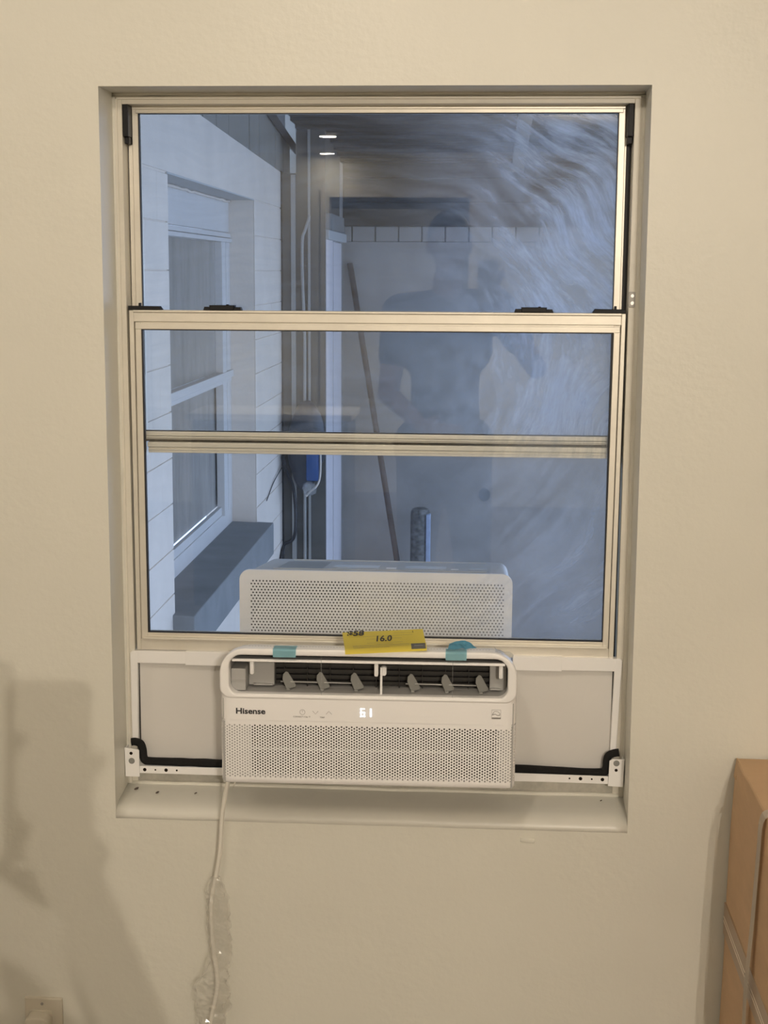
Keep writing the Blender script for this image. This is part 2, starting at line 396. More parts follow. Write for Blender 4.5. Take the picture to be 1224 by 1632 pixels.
# back wall with a doorway: pale wall right of X=.11, opening to a dim hall on the left
YB = -7.6
bm = bmesh.new(); box(bm, 0.10, WX1, YB-0.1, YB, 0, CEIL); box(bm, WX0, 0.10, YB-0.1, YB, 2.16, CEIL); box(bm, WX0, -0.9, YB-0.1, YB, 0, 2.16)
box(bm, WX0-.1, WX1+.1, WY-.1, WY, -.05, CEIL)
struct(link('wall_back', bm, 'wall'))
bm = bmesh.new(); box(bm, 0.085, 0.15, YB-0.1, YB+0.02, 0, 2.21, 0.004); box(bm, -0.95, 0.085, YB-0.1, YB+0.02, 2.15, 2.21, 0.004); box(bm, -0.95, -0.885, YB-0.1, YB+0.02, 0, 2.15, 0.004)
struct(link('trim_1', bm, 'doorwhite'), 'white doorway casing behind the photographer')

# ------------------------------------------------------------------ window_1: frame and two sliding sashes
win = empty('window_1', (0, 0.1, 0.667), 'tall aluminium sash window with its lower sash raised over the air conditioner', kind='structure')
def wpart(name, bm, m, parent=None, smooth=False):
    o = link(name, bm, m, smooth=smooth); o.parent = parent or win
    if parent is None: o.matrix_parent_inverse = Matrix.Translation(-win.location)
    return o
def wedge(bm, quad, y0, y1):      # side member whose width varies slightly with height: [(x,z)...]
    prism(bm, quad, y0, y1, 0.0008, seg=1)
bm = bmesh.new()
wedge(bm, [(-0.472, 0.667), (-0.4555, 0.667), (-0.4585, 1.953), (-0.472, 1.953)], 0.099, 0.155)
wedge(bm, [(0.4545, 0.667), (0.470, 0.667), (0.470, 1.953), (0.4570, 1.953)], 0.099, 0.155)
box(bm, -0.4585, 0.457, 0.099, 0.155, 1.9405, 1.953, 0.001)
box(bm, -0.470, 0.468, 0.112, 0.158, 0.667, 0.690, 0.001)
wpart('window_frame', bm, 'alu2')
bm = bmesh.new()      # rounded outer lip of the frame
for s in (-1, 1): box(bm, *sorted((s*0.4725-0.0016*s*0, s*0.4665)), 0.096, 0.101, 0.667, 1.953, 0.001)
box(bm, -0.470, 0.470, 0.096, 0.101, 1.9485, 1.954, 0.001)
wpart('frame_lip', bm, 'alu2')
bm = bmesh.new(); box(bm, -0.4575, -0.4445, 0.140, 0.17, 0.69, 1.94); box(bm, 0.4475, 0.4555, 0.140, 0.17, 0.69, 1.94)
wpart('jamb_track', bm, 'gasket')
for x0, x1, lab in ((-0.4575, -0.4478, 'left'), (0.4458, 0.4560, 'right')):
    bm = bmesh.new(); box(bm, x0, x1, 0.100, 0.140, 1.884, 1.9405, 0.0012); box(bm, x0+.001, x1-.001, 0.110, 0.14, 1.872, 1.884, 0.001)
    wpart('balance_cover', bm, 'black')
# --- upper sash (outer track), glass from 1.345 to 1.93
UY = 0.130
bm = bmesh.new()
wedge(bm, [(-0.4475, 1.30), (-0.4345, 1.30), (-0.4366, 1.9345), (-0.4475, 1.9345)], UY, UY+0.024)
box(bm, -0.4560, -0.4470, UY+0.006, UY+0.02, 1.30, 1.940, 0.0005)
wedge(bm, [(0.4320, 1.30), (0.4440, 1.30), (0.4440, 1.9345), (0.4322, 1.9345)], UY, UY+0.024)
box(bm, 0.4440, 0.4475, UY+0.006, UY+0.02, 1.30, 1.940, 0.0005)
box(bm, -0.4475, 0.4445, UY, UY+0.024, 1.9345, 1.9425, 0.0008); box(bm, -0.440, 0.4400, UY-0.003, UY+0.024, 1.9275, 1.9345, 0.0008)
# bottom rail with its ledges
box(bm, -0.436, 0.4345, UY-0.002, UY+0.024, 1.3390, 1.3475, 0.001)
box(bm, -0.436, 0.4345, UY-0.006, UY+0.024, 1.3355, 1.3385, 0.0006)
box(bm, -0.436, 0.4345, UY+0.003, UY+0.024, 1.3290, 1.3360, 0.0006)
box(bm, -0.4285, 0.4315, UY-0.010, UY+0.02, 1.3185, 1.3282, 0.0012)
box(bm, -0.4280, 0.4280, UY-0.005, UY+0.02, 1.3075, 1.3182, 0.0008)
box(bm, -0.4280, 0.4280, UY-0.0075, UY+0.02, 1.3128, 1.3150, 0.0006)
us = wpart('upper_sash', bm, 'alu')
bm = bmesh.new()
box(bm, -0.4360, 0.4345, UY-0.001, UY+0.006, 1.3286, 1.3318, 0.0005)
wpart('pile_seal', bm, 'felt', us)
bm = bmesh.new(); box(bm, -0.4350, 0.4335, UY+0.010, UY+0.014, 1.344, 1.930); up = wpart('window_pane', bm, 'pane_up', us)
def gasket(x0, x1, z0, z1, y, t=0.0022):
    bm = bmesh.new(); ring(bm, [(x1, z1), (x0, z1), (x0, z0), (x1, z0)], [(x1-t, z1-t), (x0+t, z1-t), (x0+t, z0+t), (x1-t, z0+t)], y, y+0.008)
    return bm
wpart('glazing_gasket', gasket(-0.4368, 0.4332, 1.3465, 1.9290, UY+0.001), 'gasket', us)
# --- lower sash (inner track), slightly racked like everything the unit carries
LY = 0.100; RK = -0.0045
ls_o = []
bm = bmesh.new()
wedge(bm, [(-0.4520, 0.932), (-0.4440, 0.932), (-0.4445, 1.5735), (-0.4535, 1.5735)], LY, LY+0.024)
wedge(bm, [(-0.4435, 0.945), (-0.4310, 0.945), (-0.4320, 1.552), (-0.4430, 1.552)], LY+0.002, LY+0.024)
wedge(bm, [(0.4400, 0.932), (0.4490, 0.932), (0.4525, 1.5735), (0.4450, 1.5735)], LY, LY+0.024)
wedge(bm, [(0.4285, 0.945), (0.4390, 0.945), (0.4435, 1.552), (0.4320, 1.552)], LY+0.002, LY+0.024)
box(bm, -0.4450, 0.4450, LY-0.004, LY+0.024, 1.5700, 1.5740, 0.0008)      # top lip
box(bm, -0.4450, 0.4450, LY, LY+0.024, 1.5527, 1.5698, 0.001)
box(bm, -0.4430, 0.4430, LY+0.004, LY+0.024, 1.5495, 1.5530, 0)
box(bm, -0.4430, 0.4430, LY+0.001, LY+0.024, 1.5390, 1.5497, 0.0008)
box(bm, -0.4320, 0.4285, LY+0.001, LY+0.024, 0.9625, 0.9655, 0.0006)
box(bm, -0.4400, 0.4360, LY-0.006, LY+0.020, 0.9535, 0.9578, 0.001)
box(bm, -0.4400, 0.4360, LY+0.003, LY+0.020, 0.9575, 0.9630, 0)
box(bm, -0.4440, 0.4400, LY+0.001, LY+0.024, 0.9320, 0.9530, 0.0008)
ls = wpart('lower_sash', bm, 'alu')
bm = bmesh.new(); box(bm, -0.4325, 0.4340, LY+0.010, LY+0.014, 0.960, 1.542); wpart('window_pane', bm, 'pane_lo', ls)
bm = bmesh.new(); ring(bm, [(0.4330, 1.5395), (-0.4322, 1.5395), (-0.4310, 0.9650), (0.4290, 0.9650)],
     [(0.4282, 1.5372), (-0.4295, 1.5372), (-0.4280, 0.9668), (0.4270, 0.9668)], LY+0.003, LY+0.012)
wpart('glazing_gasket', bm, 'gasket', ls)
for x0, x1, s in ((-0.4548, -0.3935, 1), (0.3925, 0.4520, -1)):
    bm = bmesh.new()
    pts = [(x0, 1.5742), (x1, 1.5742), (x1-0.005*(s > 0), 1.5807), (x0+0.005*(s < 0), 1.5812)]
    prism(bm, pts, LY-0.001, LY+0.022, 0.0008)
    xp = x0+0.0205 if s > 0 else x1-0.0180
    box(bm, xp-0.002, xp+0.002, LY+0.004, LY+0.012, 1.580, 1.5868, 0.0006)
    wpart('tilt_latch', bm, 'black', ls)
for x0 in (-0.3155, 0.2530):
    bm = bmesh.new()
    prism(bm, [(x0-0.0005, 1.5742), (x0+0.0700, 1.5742), (x0+0.0680, 1.5800), (x0+0.0015, 1.5805)], LY+0.002, LY+0.020, 0.0008)
    prism(bm, [(x0+0.013, 1.5745), (x0+0.056, 1.5745), (x0+0.058, 1.5835), (x0+0.0115, 1.5835)], LY-0.004, LY+0.018, 0.0012)
    box(bm, x0+0.0425, x0+0.0470, LY-0.002, LY+0.008, 1.580, 1.5852, 0.0008)
    lk = wpart('sash_lock', bm, 'black', ls)
# small zinc bracket with two screws on the right jamb
bm = bmesh.new()
prism(bm, rrect(0.4560, 0.4675, 1.5852, 1.6128, 0.0018, 3), 0.0955, 0.099, 0.0005)
br = wpart('jamb_bracket', bm, 'steel')
for z in (1.5925, 1.6055):
    bm = bmesh.new(); disc(bm, (0.4625, z), 0.0032, 0.0935, 0.0957, 14); disc(bm, (0.4625, z), 0.0015, 0.0927, 0.094, 10)
    wpart('screw', bm, 'bright', br)

# ------------------------------------------------------------------ the window air conditioner
AX = 0.003; HW = 0.2625; YF = -0.090
ac = empty('window_air_conditioner', (AX, -0.02, 0.69), 'white u-shaped window air conditioner with perforated front grille and open louver showing 61', 'air conditioner')
ac.rotation_euler = (0, 0, 0)
def apart(name, bm, m, parent=None, smooth=False):
    o = link(name, bm, m, smooth=smooth)
    if parent is None: o.parent = ac; o.matrix_parent_inverse = Matrix.Translation(-ac.location)
    else: o.parent = parent
    return o
RACK = 0.0048
def rk(bm):   # the whole unit hangs a quarter degree out of level
    for v in bm.verts: v.co.z += RACK*0 - (v.co.x-AX)*0.0 
    return bm
# body shell behind the bezel: hollow, open to the front
Z0, Z1 = 0.742, 0.989
bm = bmesh.new()
n = 6
def ushape(y, x0, x1, z0, z1, r, rb): return [(x, y, z) for x, z in rrect(x0, x1, z0, z1, r, 7, rb)]
secs = [(-0.078, 0.262, 0.742, 0.9880, 0.044), (-0.045, 0.261, 0.742, 0.9840, 0.044), (0.0, 0.259, 0.730, 0.9740, 0.042), (0.045, 0.257, 0.715, 0.9630, 0.040), (0.066, 0.256, 0.705, 0.9550, 0.038)]
rings = []
for y, h, a, b, r in secs: rings.append([bm.verts.new(p) for p in ushape(y, AX-h, AX+h, a, b, r, 0.004)])
for A_, B_ in zip(rings, rings[1:]):
    for k in range(len(A_)):
        j = (k+1) % len(A_); f = bm.faces.new((A_[k], A_[j], B_[j], B_[k])); f.smooth = True
bm.faces.new(rings[-1])
bmesh.ops.recalc_face_normals(bm, faces=bm.faces[:])
apart('indoor_housing', bm, 'white')
# centre block under the raised sash
apart('bridge_housing', B(AX-0.255, AX+0.255, 0.060, 0.185, 0.697, 0.927, 0.004), 'white2')
# bezel ring round the louver
out = rrect(AX-HW, AX+HW, 0.8985, 0.9895, 0.046, 10, 0.020)
inn = rrect(AX-0.2455, AX+0.2465, 0.9060, 0.9775, 0.022, 10, 0.018)
bm = bmesh.new(); ring(bm, out, inn, YF-0.0022, YF+0.018, 0.0035, seg=4)
apart('louver_bezel', bm, 'white', smooth=True)
# front cover: flat display band, perforated field, plain rim, wrapped round the vertical corners
RC = 0.016
def wrap(s, d, z):
    x = s-AX; sg = 1 if x >= 0 else -1; x = abs(x); L0 = HW-RC
    if x <= L0: return Vector((s, YF+d, z))
    a = min((x-L0)/RC, PI/2); return Vector((AX+sg*(L0+(RC-d)*math.sin(a)), YF+RC-(RC-d)*math.cos(a), z))
px, pz = 0.00455, 0.00525
nx, nz = 117, 19
gx0 = AX-px*(nx-1)/2; gz0 = 0.7545+pz/2*0
bm = bmesh.new()
hexgrille(bm, nx, nz, px, pz, gx0, gz0, 0.00160, 0.0008, wrap)
apart('perforated_grille', bm, 'white2')
def strip(bm, za, zb, s0=None, s1=None, N=60, d=0.0):
    sA = AX-HW-RC*0.57 if s0 is None else s0; sB = AX+HW+RC*0.57 if s1 is None else s1
    prev = None
    for i in range(N+1):
        s = sA+(sB-sA)*i/N
        c = (bm.verts.new(wrap(s, d, za)), bm.verts.new(wrap(s, d, zb)))
        if prev: f = bm.faces.new((prev[0], c[0], c[1], prev[1])); f.smooth = True
        prev = c
zg0 = gz0-pz/2; zg1 = gz0+(nz-.5)*pz
bm = bmesh.new(); strip(bm, 0.7435, zg0); strip(bm, zg1, 0.8575)
strip(bm, zg0, zg1, gx0-px/2-0.02, gx0-px/2, 16); strip(bm, zg0, zg1, gx0+px*(nx-.5), gx0+px*(nx-.5)+0.02, 16)
# bottom lip turning under
prev = None
for i in range(61):
    s = AX-HW-RC*0.57+(2*HW+2*RC*0.57)*i/60
    p = wrap(s, 0, 0.7435); q = wrap(s, 0.003, 0.7415); r_ = Vector((p.x, 0.0-0.02, 0.738))
    c = (bm.verts.new(p), bm.verts.new(q), bm.verts.new(r_))
    if prev:
        for a, b in ((0, 1), (1, 2)):
            f = bm.faces.new((prev[b], c[b], c[a], prev[a])); f.smooth = True
    prev = c
bmesh.ops.remove_doubles(bm, verts=bm.verts[:], dist=1e-6)
apart('front_cover', bm, 'white2')
bm = bmesh.new(); strip(bm, 0.8588, 0.9075); strip(bm, 0.8570, 0.8592, d=0.0012)
strip(bm, 0.9075, 0.955, AX-HW-RC*0.57, AX-0.2475, 8); strip(bm, 0.9075, 0.955, AX+0.2485, AX+HW+RC*0.57, 8)
apart('display_band', bm, 'white2')
# what shows through the holes
apart('air_filter', B(AX-0.214, AX+0.226, YF+0.010, YF+0.016, 0.760, 0.852), 'filter')
bm = bmesh.new(); box(bm, AX-0.258, AX-0.207, YF+0.0020, YF+0.03, 0.742, 0.856); box(bm, AX+0.232, AX+0.258, YF+0.0026, YF+0.03, 0.742, 0.856)
box(bm, AX-0.207, AX+0.232, YF+0.004, YF+0.03, 0.742, 0.757); 
box(bm, AX-0.207, AX+0.232, YF+0.003, YF+0.010, 0.8035, 0.8065)
for k in range(6): box(bm, AX-0.13+k*0.068, AX-0.128+k*0.068, YF+0.004, YF+0.010, 0.757, 0.8035)
box(bm, AX-0.258, AX+0.258, YF+0.004, YF+0.03, 0.8555, 0.897)
apart('filter_frame', bm, 'greyin')
# louver cavity
bm = bmesh.new()
inb = rrect(AX-0.2462, AX+0.2472, 0.9055, 0.9780, 0.022, 10, 0.018)
A_ = [bm.verts.new((x, YF+0.008, z)) for x, z in inb]; B_ = [bm.verts.new((x, YF+0.070, 0.912+(z-0.912)*0.75 if z < .94 else z)) for x, z in inb]
for k in range(len(A_)):
    j = (k+1) % len(A_); f = bm.faces.new((A_[j], A_[k], B_[k], B_[j])); f.smooth = True
apart('louver_cavity', bm, 'greyin')
bm = bmesh.new(); prism(bm, rrect(AX-0.246, AX+0.247, 0.905, 0.972, 0.020, 6), YF+0.068, YF+0.072); cv = apart('cavity_back', bm, 'dark')
bm = bmesh.new()
for k in range(6): box(bm, AX-0.170, AX+0.218, YF+0.058, YF+0.066, 0.9110+k*0.0105, 0.9170+k*0.0105)
for k in range(9): box(bm, AX-0.155+k*0.0415, AX-0.1535+k*0.0415, YF+0.055, YF+0.067, 0.905, 0.966)
apart('cooling_coil', bm, 'coil')
bm = bmesh.new(); box(bm, AX-0.246, AX-0.2190, YF+0.020, YF+0.070, 0.9065, 0.9470, 0.002); box(bm, AX-0.246, AX-0.2195, YF+0.017, YF+0.03, 0.9250, 0.9268, 0.0005)
apart('side_block', bm, 'greyin')
bm = bmesh.new(); box(bm, AX-0.2185, AX-0.1715, YF+0.048, YF+0.070, 0.9095, 0.955, 0.002); box(bm, AX-0.209, AX-0.1735, YF+0.042, YF+0.05, 0.9105, 0.9135, 0.001)
apart('side_block', bm, 'greyin')
bm = bmesh.new(); box(bm, AX+0.2150, AX+0.2455, YF+0.046, YF+0.070, 0.9080, 0.955, 0.002); box(bm, AX+0.217, AX+0.235, YF+0.040, YF+0.05, 0.9100, 0.9130, 0.001)
apart('side_block', bm, 'greyin')
# the flap, tipped nearly level
bm = bmesh.new()
flp = []
for (y, z) in ((0.0, 0.0), (0.0005, 0.0030), (0.003, 0.0042), (0.05, 0.0010), (0.052, -0.0018), (0.004, 0.0005), (0.001, -0.0008)): flp.append((y, z))
x0, x1 = AX-0.2405, AX+0.2415
va = [bm.verts.new((x0, YF+0.003+y, 0.9655+z)) for y, z in flp]; vb = [bm.verts.new((x1, YF+0.003+y, 0.9655+z)) for y, z in flp]
for k in range(len(flp)):
    j = (k+1) % len(flp); bm.faces.new((va[k], va[j], vb[j], vb[k]))
bm.faces.new(list(reversed(va))); bm.faces.new(vb)
for v in bm.verts: v.co.z -= (v.co.y-YF)*0.08
bmesh.ops.recalc_face_normals(bm, faces=bm.faces[:])
lv = apart('louver_flap', bm, 'white')
for x in (-0.2065, 0.0150, 0.2345):
    bm = bmesh.new(); prism(bm, rrect(AX+x-0.0035, AX+x+0.0035, 0.9395, 0.9640, 0.0025, 4), YF+0.010, YF+0.022, 0.0012)
    prism(bm, rrect(AX+x-0.0015, AX+x+0.0015, 0.9420, 0.9600, 0.0012, 4), YF+0.008, YF+0.012, 0.0004)
    apart('flap_arm', bm, 'white', lv, smooth=True)
bm = bmesh.new(); box(bm, AX+0.0215, AX+0.0255, YF+0.016, YF+0.020, 0.905, 0.955, 0.0008); prism(bm, rrect(AX+0.0215, AX+0.0325, 0.9385, 0.9545, 0.004, 4), YF+0.020, YF+0.03, 0.001)
apart('centre_support', bm, 'white')
# six swing vanes, three to a link rod
vx = [-0.1440, -0.0830, -0.0220, 0.0790, 0.1395, 0.2000]
for x in vx:
    bm = bmesh.new()
    prof = [(-0.0035, 0.0), (0.0035, 0.0), (0.0135, 0.0015), (0.0145, 0.0050), (-0.0005, 0.0300), (-0.0045, 0.0318), (-0.0100, 0.0270), (-0.0110, 0.0180)]
    T = bmesh.new()
    a = [T.verts.new((px_, -0.0009, z_)) for px_, z_ in prof]; b = [T.verts.new((px_, 0.0009, z_)) for px_, z_ in prof]
    T.faces.new(a); T.faces.new(list(reversed(b)))
    for k in range(len(prof)): T.faces.new((a[k], b[k], b[(k+1) % len(prof)], a[(k+1) % len(prof)]))
    bmesh.ops.recalc_face_normals(T, faces=T.faces[:])
    merge(bm, T, 0, Matrix.LocRotScale(Vector((AX+x, YF+0.030, 0.9095)), Euler((0, 0, 0.55)), None))
    box(bm, AX+x-0.0035, AX+x+0.0035, YF+0.026, YF+0.032, 0.9065, 0.9100, 0.001)
    apart('air_vane', bm, 'vane')
for a, b in ((-0.158, -0.018), (0.066, 0.198)):
    bm = bmesh.new(); tube(bm, [(AX+a, YF+0.032, 0.9215), (AX+b, YF+0.032, 0.9205)], 0.0012, 8)
    apart('link_rod', bm, 'greyin')
for x in (0.1500, -0.0815):
    bm = bmesh.new(); tube(bm, [(AX+x, YF+0.0015, 0.905), (AX+x, YF+0.0015, 0.9780)], 0.0004, 6); apart('clear_guard_wire', bm, 'clear')
# row of tiny vent holes along the top behind the bezel
bm = bmesh.new()
for k in range(80):
    x = AX-0.213+k*0.0054
    box(bm, x-0.0012, x+0.0012, -0.0640, -0.0600, 0.9850, 0.9868)
apart('top_vent_row', bm, 'inkgrey')['kind'] = 'stuff'
# writing and symbols
FY = YF-0.0006
text_obj('brand_lettering', 'Hisense', 0.0145, (-0.2315, FY, 0.8704), 'ink', sx=1.16, bold=0.00042, shear=0.0).parent = ac
bpy.data.objects['brand_lettering'].matrix_parent_inverse = Matrix.Translation(-ac.location)
def tparts(name, s, size, loc, m, **k):
    o = text_obj(name, s, size, loc, m, **k); o.parent = ac; o.matrix_parent_inverse = Matrix.Translation(-ac.location); return o
tparts('button_lettering', 'CONNECT 3 Sec °F', 0.0036, (-0.1285, FY, 0.8655), 'inkgrey', bold=0.00004)
tparts('button_lettering', 'TEMP', 0.0036, (-0.0810, FY, 0.8650), 'inkgrey', bold=0.00004)
bm = bmesh.new()
c = (-0.1120, 0.8752); tube(bm, [(c[0]+0.0046*math.cos(a*PI/12), FY, c[1]+0.0046*math.sin(a*PI/12)) for a in range(24)], 0.00028, 5, closed=True)
tube(bm, [(c[0], FY, c[1]-0.0003), (c[0], FY, c[1]+0.0030)], 0.0003, 5)
apart('power_symbol', bm, 'inkgrey')
for x, s in ((-0.0888, -1), (-0.0648, 1)):
    bm = bmesh.new(); tube(bm, [(x-0.0050, FY, 0.8750-s*0.0027), (x, FY, 0.8750+s*0.0027), (x+0.0050, FY, 0.8750-s*0.0027)], 0.0003, 5)
    apart('arrow_symbol', bm, 'inkgrey')
# lit digits 6 1 from bars
bm = bmesh.new()
dx0, dz0, dw, dh, t = -0.0088, 0.8690, 0.0078, 0.0150, 0.00145
for (a, b, c_, d_) in ((0, dw, dh-t, dh), (0, t, 0, dh), (0, dw, 0, t), (dw-t, dw, 0, dh*0.52), (0, dw, dh*0.46, dh*0.46+t)):
    box(bm, dx0+a, dx0+b, YF-0.0008, YF-0.0002, dz0+c_, dz0+d_, 0.0)
box(bm, dx0+0.0170, dx0+0.0170+0.0026, YF-0.0008, YF-0.0002, dz0, dz0+dh*0.47); box(bm, dx0+0.0170, dx0+0.0170+0.0026, YF-0.0008, YF-0.0002, dz0+dh*0.53, dz0+dh)
apart('lit_display', bm, 'led')
# energy logo square
bm = bmesh.new()
lx0, lx1, lz0, lz1 = 0.2225, 0.2385, 0.8700, 0.8865
ring(bm, [(lx1, lz1), (lx0, lz1), (lx0, lz0), (lx1, lz0)], [(lx1-.0004, lz1-.0004), (lx0+.0004, lz1-.0004), (lx0+.0004, lz0+.0004), (lx1-.0004, lz0+.0004)], YF-0.0006, YF-0.0002)
box(bm, lx0, lx1, YF-0.0006, YF-0.0002, lz0, lz0+0.0028)
tube(bm, spline([(lx0+0.001, FY, lz0+0.0065), (lx0+0.004, FY, lz0+0.0130), (lx0+0.010, FY, lz0+0.0135), (lx0+0.0145, FY, lz0+0.0095), (lx0+0.0125, FY, lz0+0.0065)], 5), 0.00035, 4)
tube(bm, spline([(lx0+0.002, FY, lz0+0.0072), (lx0+0.006, FY, lz0+0.0086), (lx0+0.010, FY, lz0+0.0066), (lx0+0.0145, FY, lz0+0.0070)], 5), 0.0005, 4)
apart('energy_logo', bm, 'inkgrey')
# outdoor half behind the glass
YR = 0.170
bm = bmesh.new()
ro = rrect(-0.2655, 0.2605, 0.66, 1.0770, 0.020, 8, 0.004)
gw, gh = 0.00665, 0.00578
rnx, rnz = 74, 22
rx0 = -0.2425+0.0002; rz1 = 1.0555
# perforated part
hexgrille(bm, rnx, rnz, gw, gh, rx0, rz1-(rnz-1)*gh, 0.00172, 0.0008, lambda x, d, z: Vector((x, YR+d, z)), rowstag=True)
apart('rear_grille', bm, 'white2')
ix0, ix1, iz0, iz1 = rx0-gw/2, rx0+gw*(rnx-.5), rz1-(rnz-.5)*gh, rz1+gh/2
bm = bmesh.new()
ni = len(ro)
inner = []
for (x, z) in ro: inner.append((min(max(x, ix0), ix1), min(max(z, iz0), iz1)))
# frame face between the rounded outline and the rectangular field
va = [bm.verts.new((x, YR, z)) for x, z in ro]; vi = [bm.verts.new((x, YR, z)) for x, z in inner]
vb = [bm.verts.new((x, YR+0.006, z)) for x, z in ro]
for k in range(ni):
    j = (k+1) % ni
    try: bm.faces.new((va[k], va[j], vi[j], vi[k]))
    except Exception: pass
    bm.faces.new((va[j], va[k], vb[k], vb[j]))
bmesh.ops.remove_doubles(bm, verts=bm.verts[:], dist=1e-6); bmesh.ops.recalc_face_normals(bm, faces=bm.faces[:])
apart('rear_face_frame', bm, 'white2')
bm = bmesh.new()
box(bm, ix0-0.004, 0.0-0.03, YR+0.010, YR+0.014, iz0-0.01, iz1+0.004)
apart('rear_foam_backing', bm, 'dark')
bm = bmesh.new(); box(bm, -0.03, ix1+0.004, YR+0.0035, YR+0.014, iz0-0.01, iz1+0.004)
apart('rear_panel_backing', bm, 'vane')
# outdoor cabinet, sloping down and out
bm = bmesh.new()
prism(bm, rrect(-0.262, 0.257, 0.655, 1.074, 0.020, 8, 0.004), YR+0.0145, 0.525, 0.004)
for v in bm.verts: v.co.z -= (v.co.y-YR)*0.125
apart('outdoor_cabinet', bm, 'greyin', smooth=True)
def topq(x0, x1, y0, y1, dz, m, name):
    bm = bmesh.new(); box(bm, x0, x1, y0, y1, 1.074, 1.074+dz, 0.0003)
    for v in bm.verts: v.co.z -= (v.co.y-YR)*0.125
    return apart(name, bm, m)
topq(-0.205, -0.115, 0.25, 0.45, 0.0008, 'vane', 'dark_top_label')
topq(-0.098, -0.006, 0.30, 0.37, 0.0008, 'soffit', 'top_label'); topq(0.047, 0.130, 0.30, 0.37, 0.0008, 'soffit', 'top_label'); topq(0.175, 0.213, 0.31, 0.34, 0.0008, 'soffit', 'top_label')
topq(0.010, 0.030, 0.30, 0.32, 0.0008, 'white', 'top_label'); topq(0.140, 0.155, 0.30, 0.31, 0.0008, 'white', 'top_label')
for x0, x1, y in ((-0.21, 0.21, 0.245), (-0.20, 0.21, 0.49)): topq(x0, x1, y, y+0.006, 0.002, 'soffit', 'top_rib')
# rack everything slightly: the front parts sit 0.3 degrees out of level
for o in [c for c in ac.children]:
    if o.name.split('.')[0] in ('rear_grille', 'rear_face_frame', 'rear_foam_backing', 'rear_panel_backing', 'outdoor_cabinet', 'top_label', 'top_rib', 'dark_top_label', 'bridge_housing'): continue
    for q in [o]+list(o.children):
        for v in q.data.vertices: v.co.z += (v.co.x-AX)*0.0045

# power cord
cpts = spline([(-0.2440, -0.030, 0.752), (-0.2500, -0.042, 0.737), (-0.2553, -0.050, 0.7202), (-0.2650, -0.052, 0.6625), (-0.2690, -0.052, 0.602), (-0.2765, -0.050, 0.5532), (-0.2850, -0.050, 0.5102), (-0.2884, -0.050, 0.4671), (-0.2845, -0.049, 0.3931), (-0.2782, -0.049, 0.3311), (-0.2920, -0.049, 0.2528), (-0.30, -0.049, 0.17), (-0.27, -0.07, 0.06), (-0.20, -0.14, 0.006), (-0.05, -0.20, 0.005), (0.02, -0.12, 0.006)], 8)
bm = bmesh.new(); tube(bm, cpts, 0.0042, 10); apart('power_cord', bm, 'cord')
bm = bmesh.new(); tube(bm, spline([(-0.2380, -0.030, 0.745), (-0.2415, -0.045, 0.728), (-0.2450, -0.045, 0.716), (-0.2415, -0.04, 0.724)], 5), 0.0009, 6)
apart('cable_tie', bm, 'cord')

# ------------------------------------------------------------------ side filler panels
def filler(side):
    L = side < 0
    lab = 'white framed filler panel closing the gap %s of the air conditioner' % ('left' if L else 'right')
    e = empty('filler_panel', (side*0.37, 0.105, 0.70), lab, 'panel', 'filler panels beside the air conditioner')
    def fp(name, bm, m, sm=False):
        o = link(name, bm, m, e, smooth=sm); o.matrix_parent_inverse = Matrix.Translation(-e.location); return o
    if L:
        fp('panel_sheet', B(-0.456, -0.262, 0.106, 0.109, 0.700, 0.925, 0), 'panel')
        fp('top_bar', B(-0.4550, -0.3572, 0.093, 0.111, 0.9075, 0.9312, 0.0010), 'white')
        fp('top_bar', B(-0.3578, -0.262, 0.0915, 0.111, 0.9055, 0.9325, 0.0010), 'white')
        bm = bmesh.new(); prism(bm, [(-0.4635, 0.752), (-0.4520, 0.750), (-0.4500, 0.9305), (-0.4610, 0.9305), (-0.4640, 0.9270)], 0.0925, 0.111, 0.0015)
        fp('side_bar', bm, 'white'); fp('painted_bar_shade', B(-0.4515, -0.4490, 0.1045, 0.107, 0.752, 0.9085), 'dark')  # dark strip painted as the shade between bar and sheet
        # rib creases on the sheet
        bm = bmesh.new(); prism(bm, [(-0.425, 0.8955), (-0.36, 0.9000), (-0.262, 0.9030), (-0.262, 0.9055), (-0.36, 0.9030), (-0.425, 0.8975)], 0.1050, 0.107, 0.0003); fp('sheet_crease', bm, 'panel')
    else:
        fp('panel_sheet', B(0.262, 0.462, 0.106, 0.109, 0.705, 0.928, 0), 'panel')
        fp('top_bar', B(0.262, 0.3532, 0.0915, 0.111, 0.9100, 0.9372, 0.0010), 'white')
        fp('top_bar', B(0.3526, 0.4580, 0.093, 0.111, 0.9118, 0.9362, 0.0010), 'white')
        bm = bmesh.new(); prism(bm, [(0.4475, 0.756), (0.4590, 0.756), (0.4650, 0.9325), (0.4620, 0.9360), (0.4515, 0.9360)], 0.0925, 0.111, 0.0015)
        fp('side_bar', bm, 'white'); fp('painted_bar_shade', B(0.4488, 0.4508, 0.1045, 0.107, 0.756, 0.913), 'dark')  # same painted shade strip beside the right bar
filler(-1); filler(1)
def foam(pts, lab):
    bm = bmesh.new()
    P = spline(pts, 6)
    rr = [0.0078*(1+0.14*noise.noise(p*28)) for p in P]
    tube(bm, P, rr, 12)
    tag(link('foam_strip', bm, 'foam', smooth=True), lab, 'foam strip', 'black foam sealing strips')
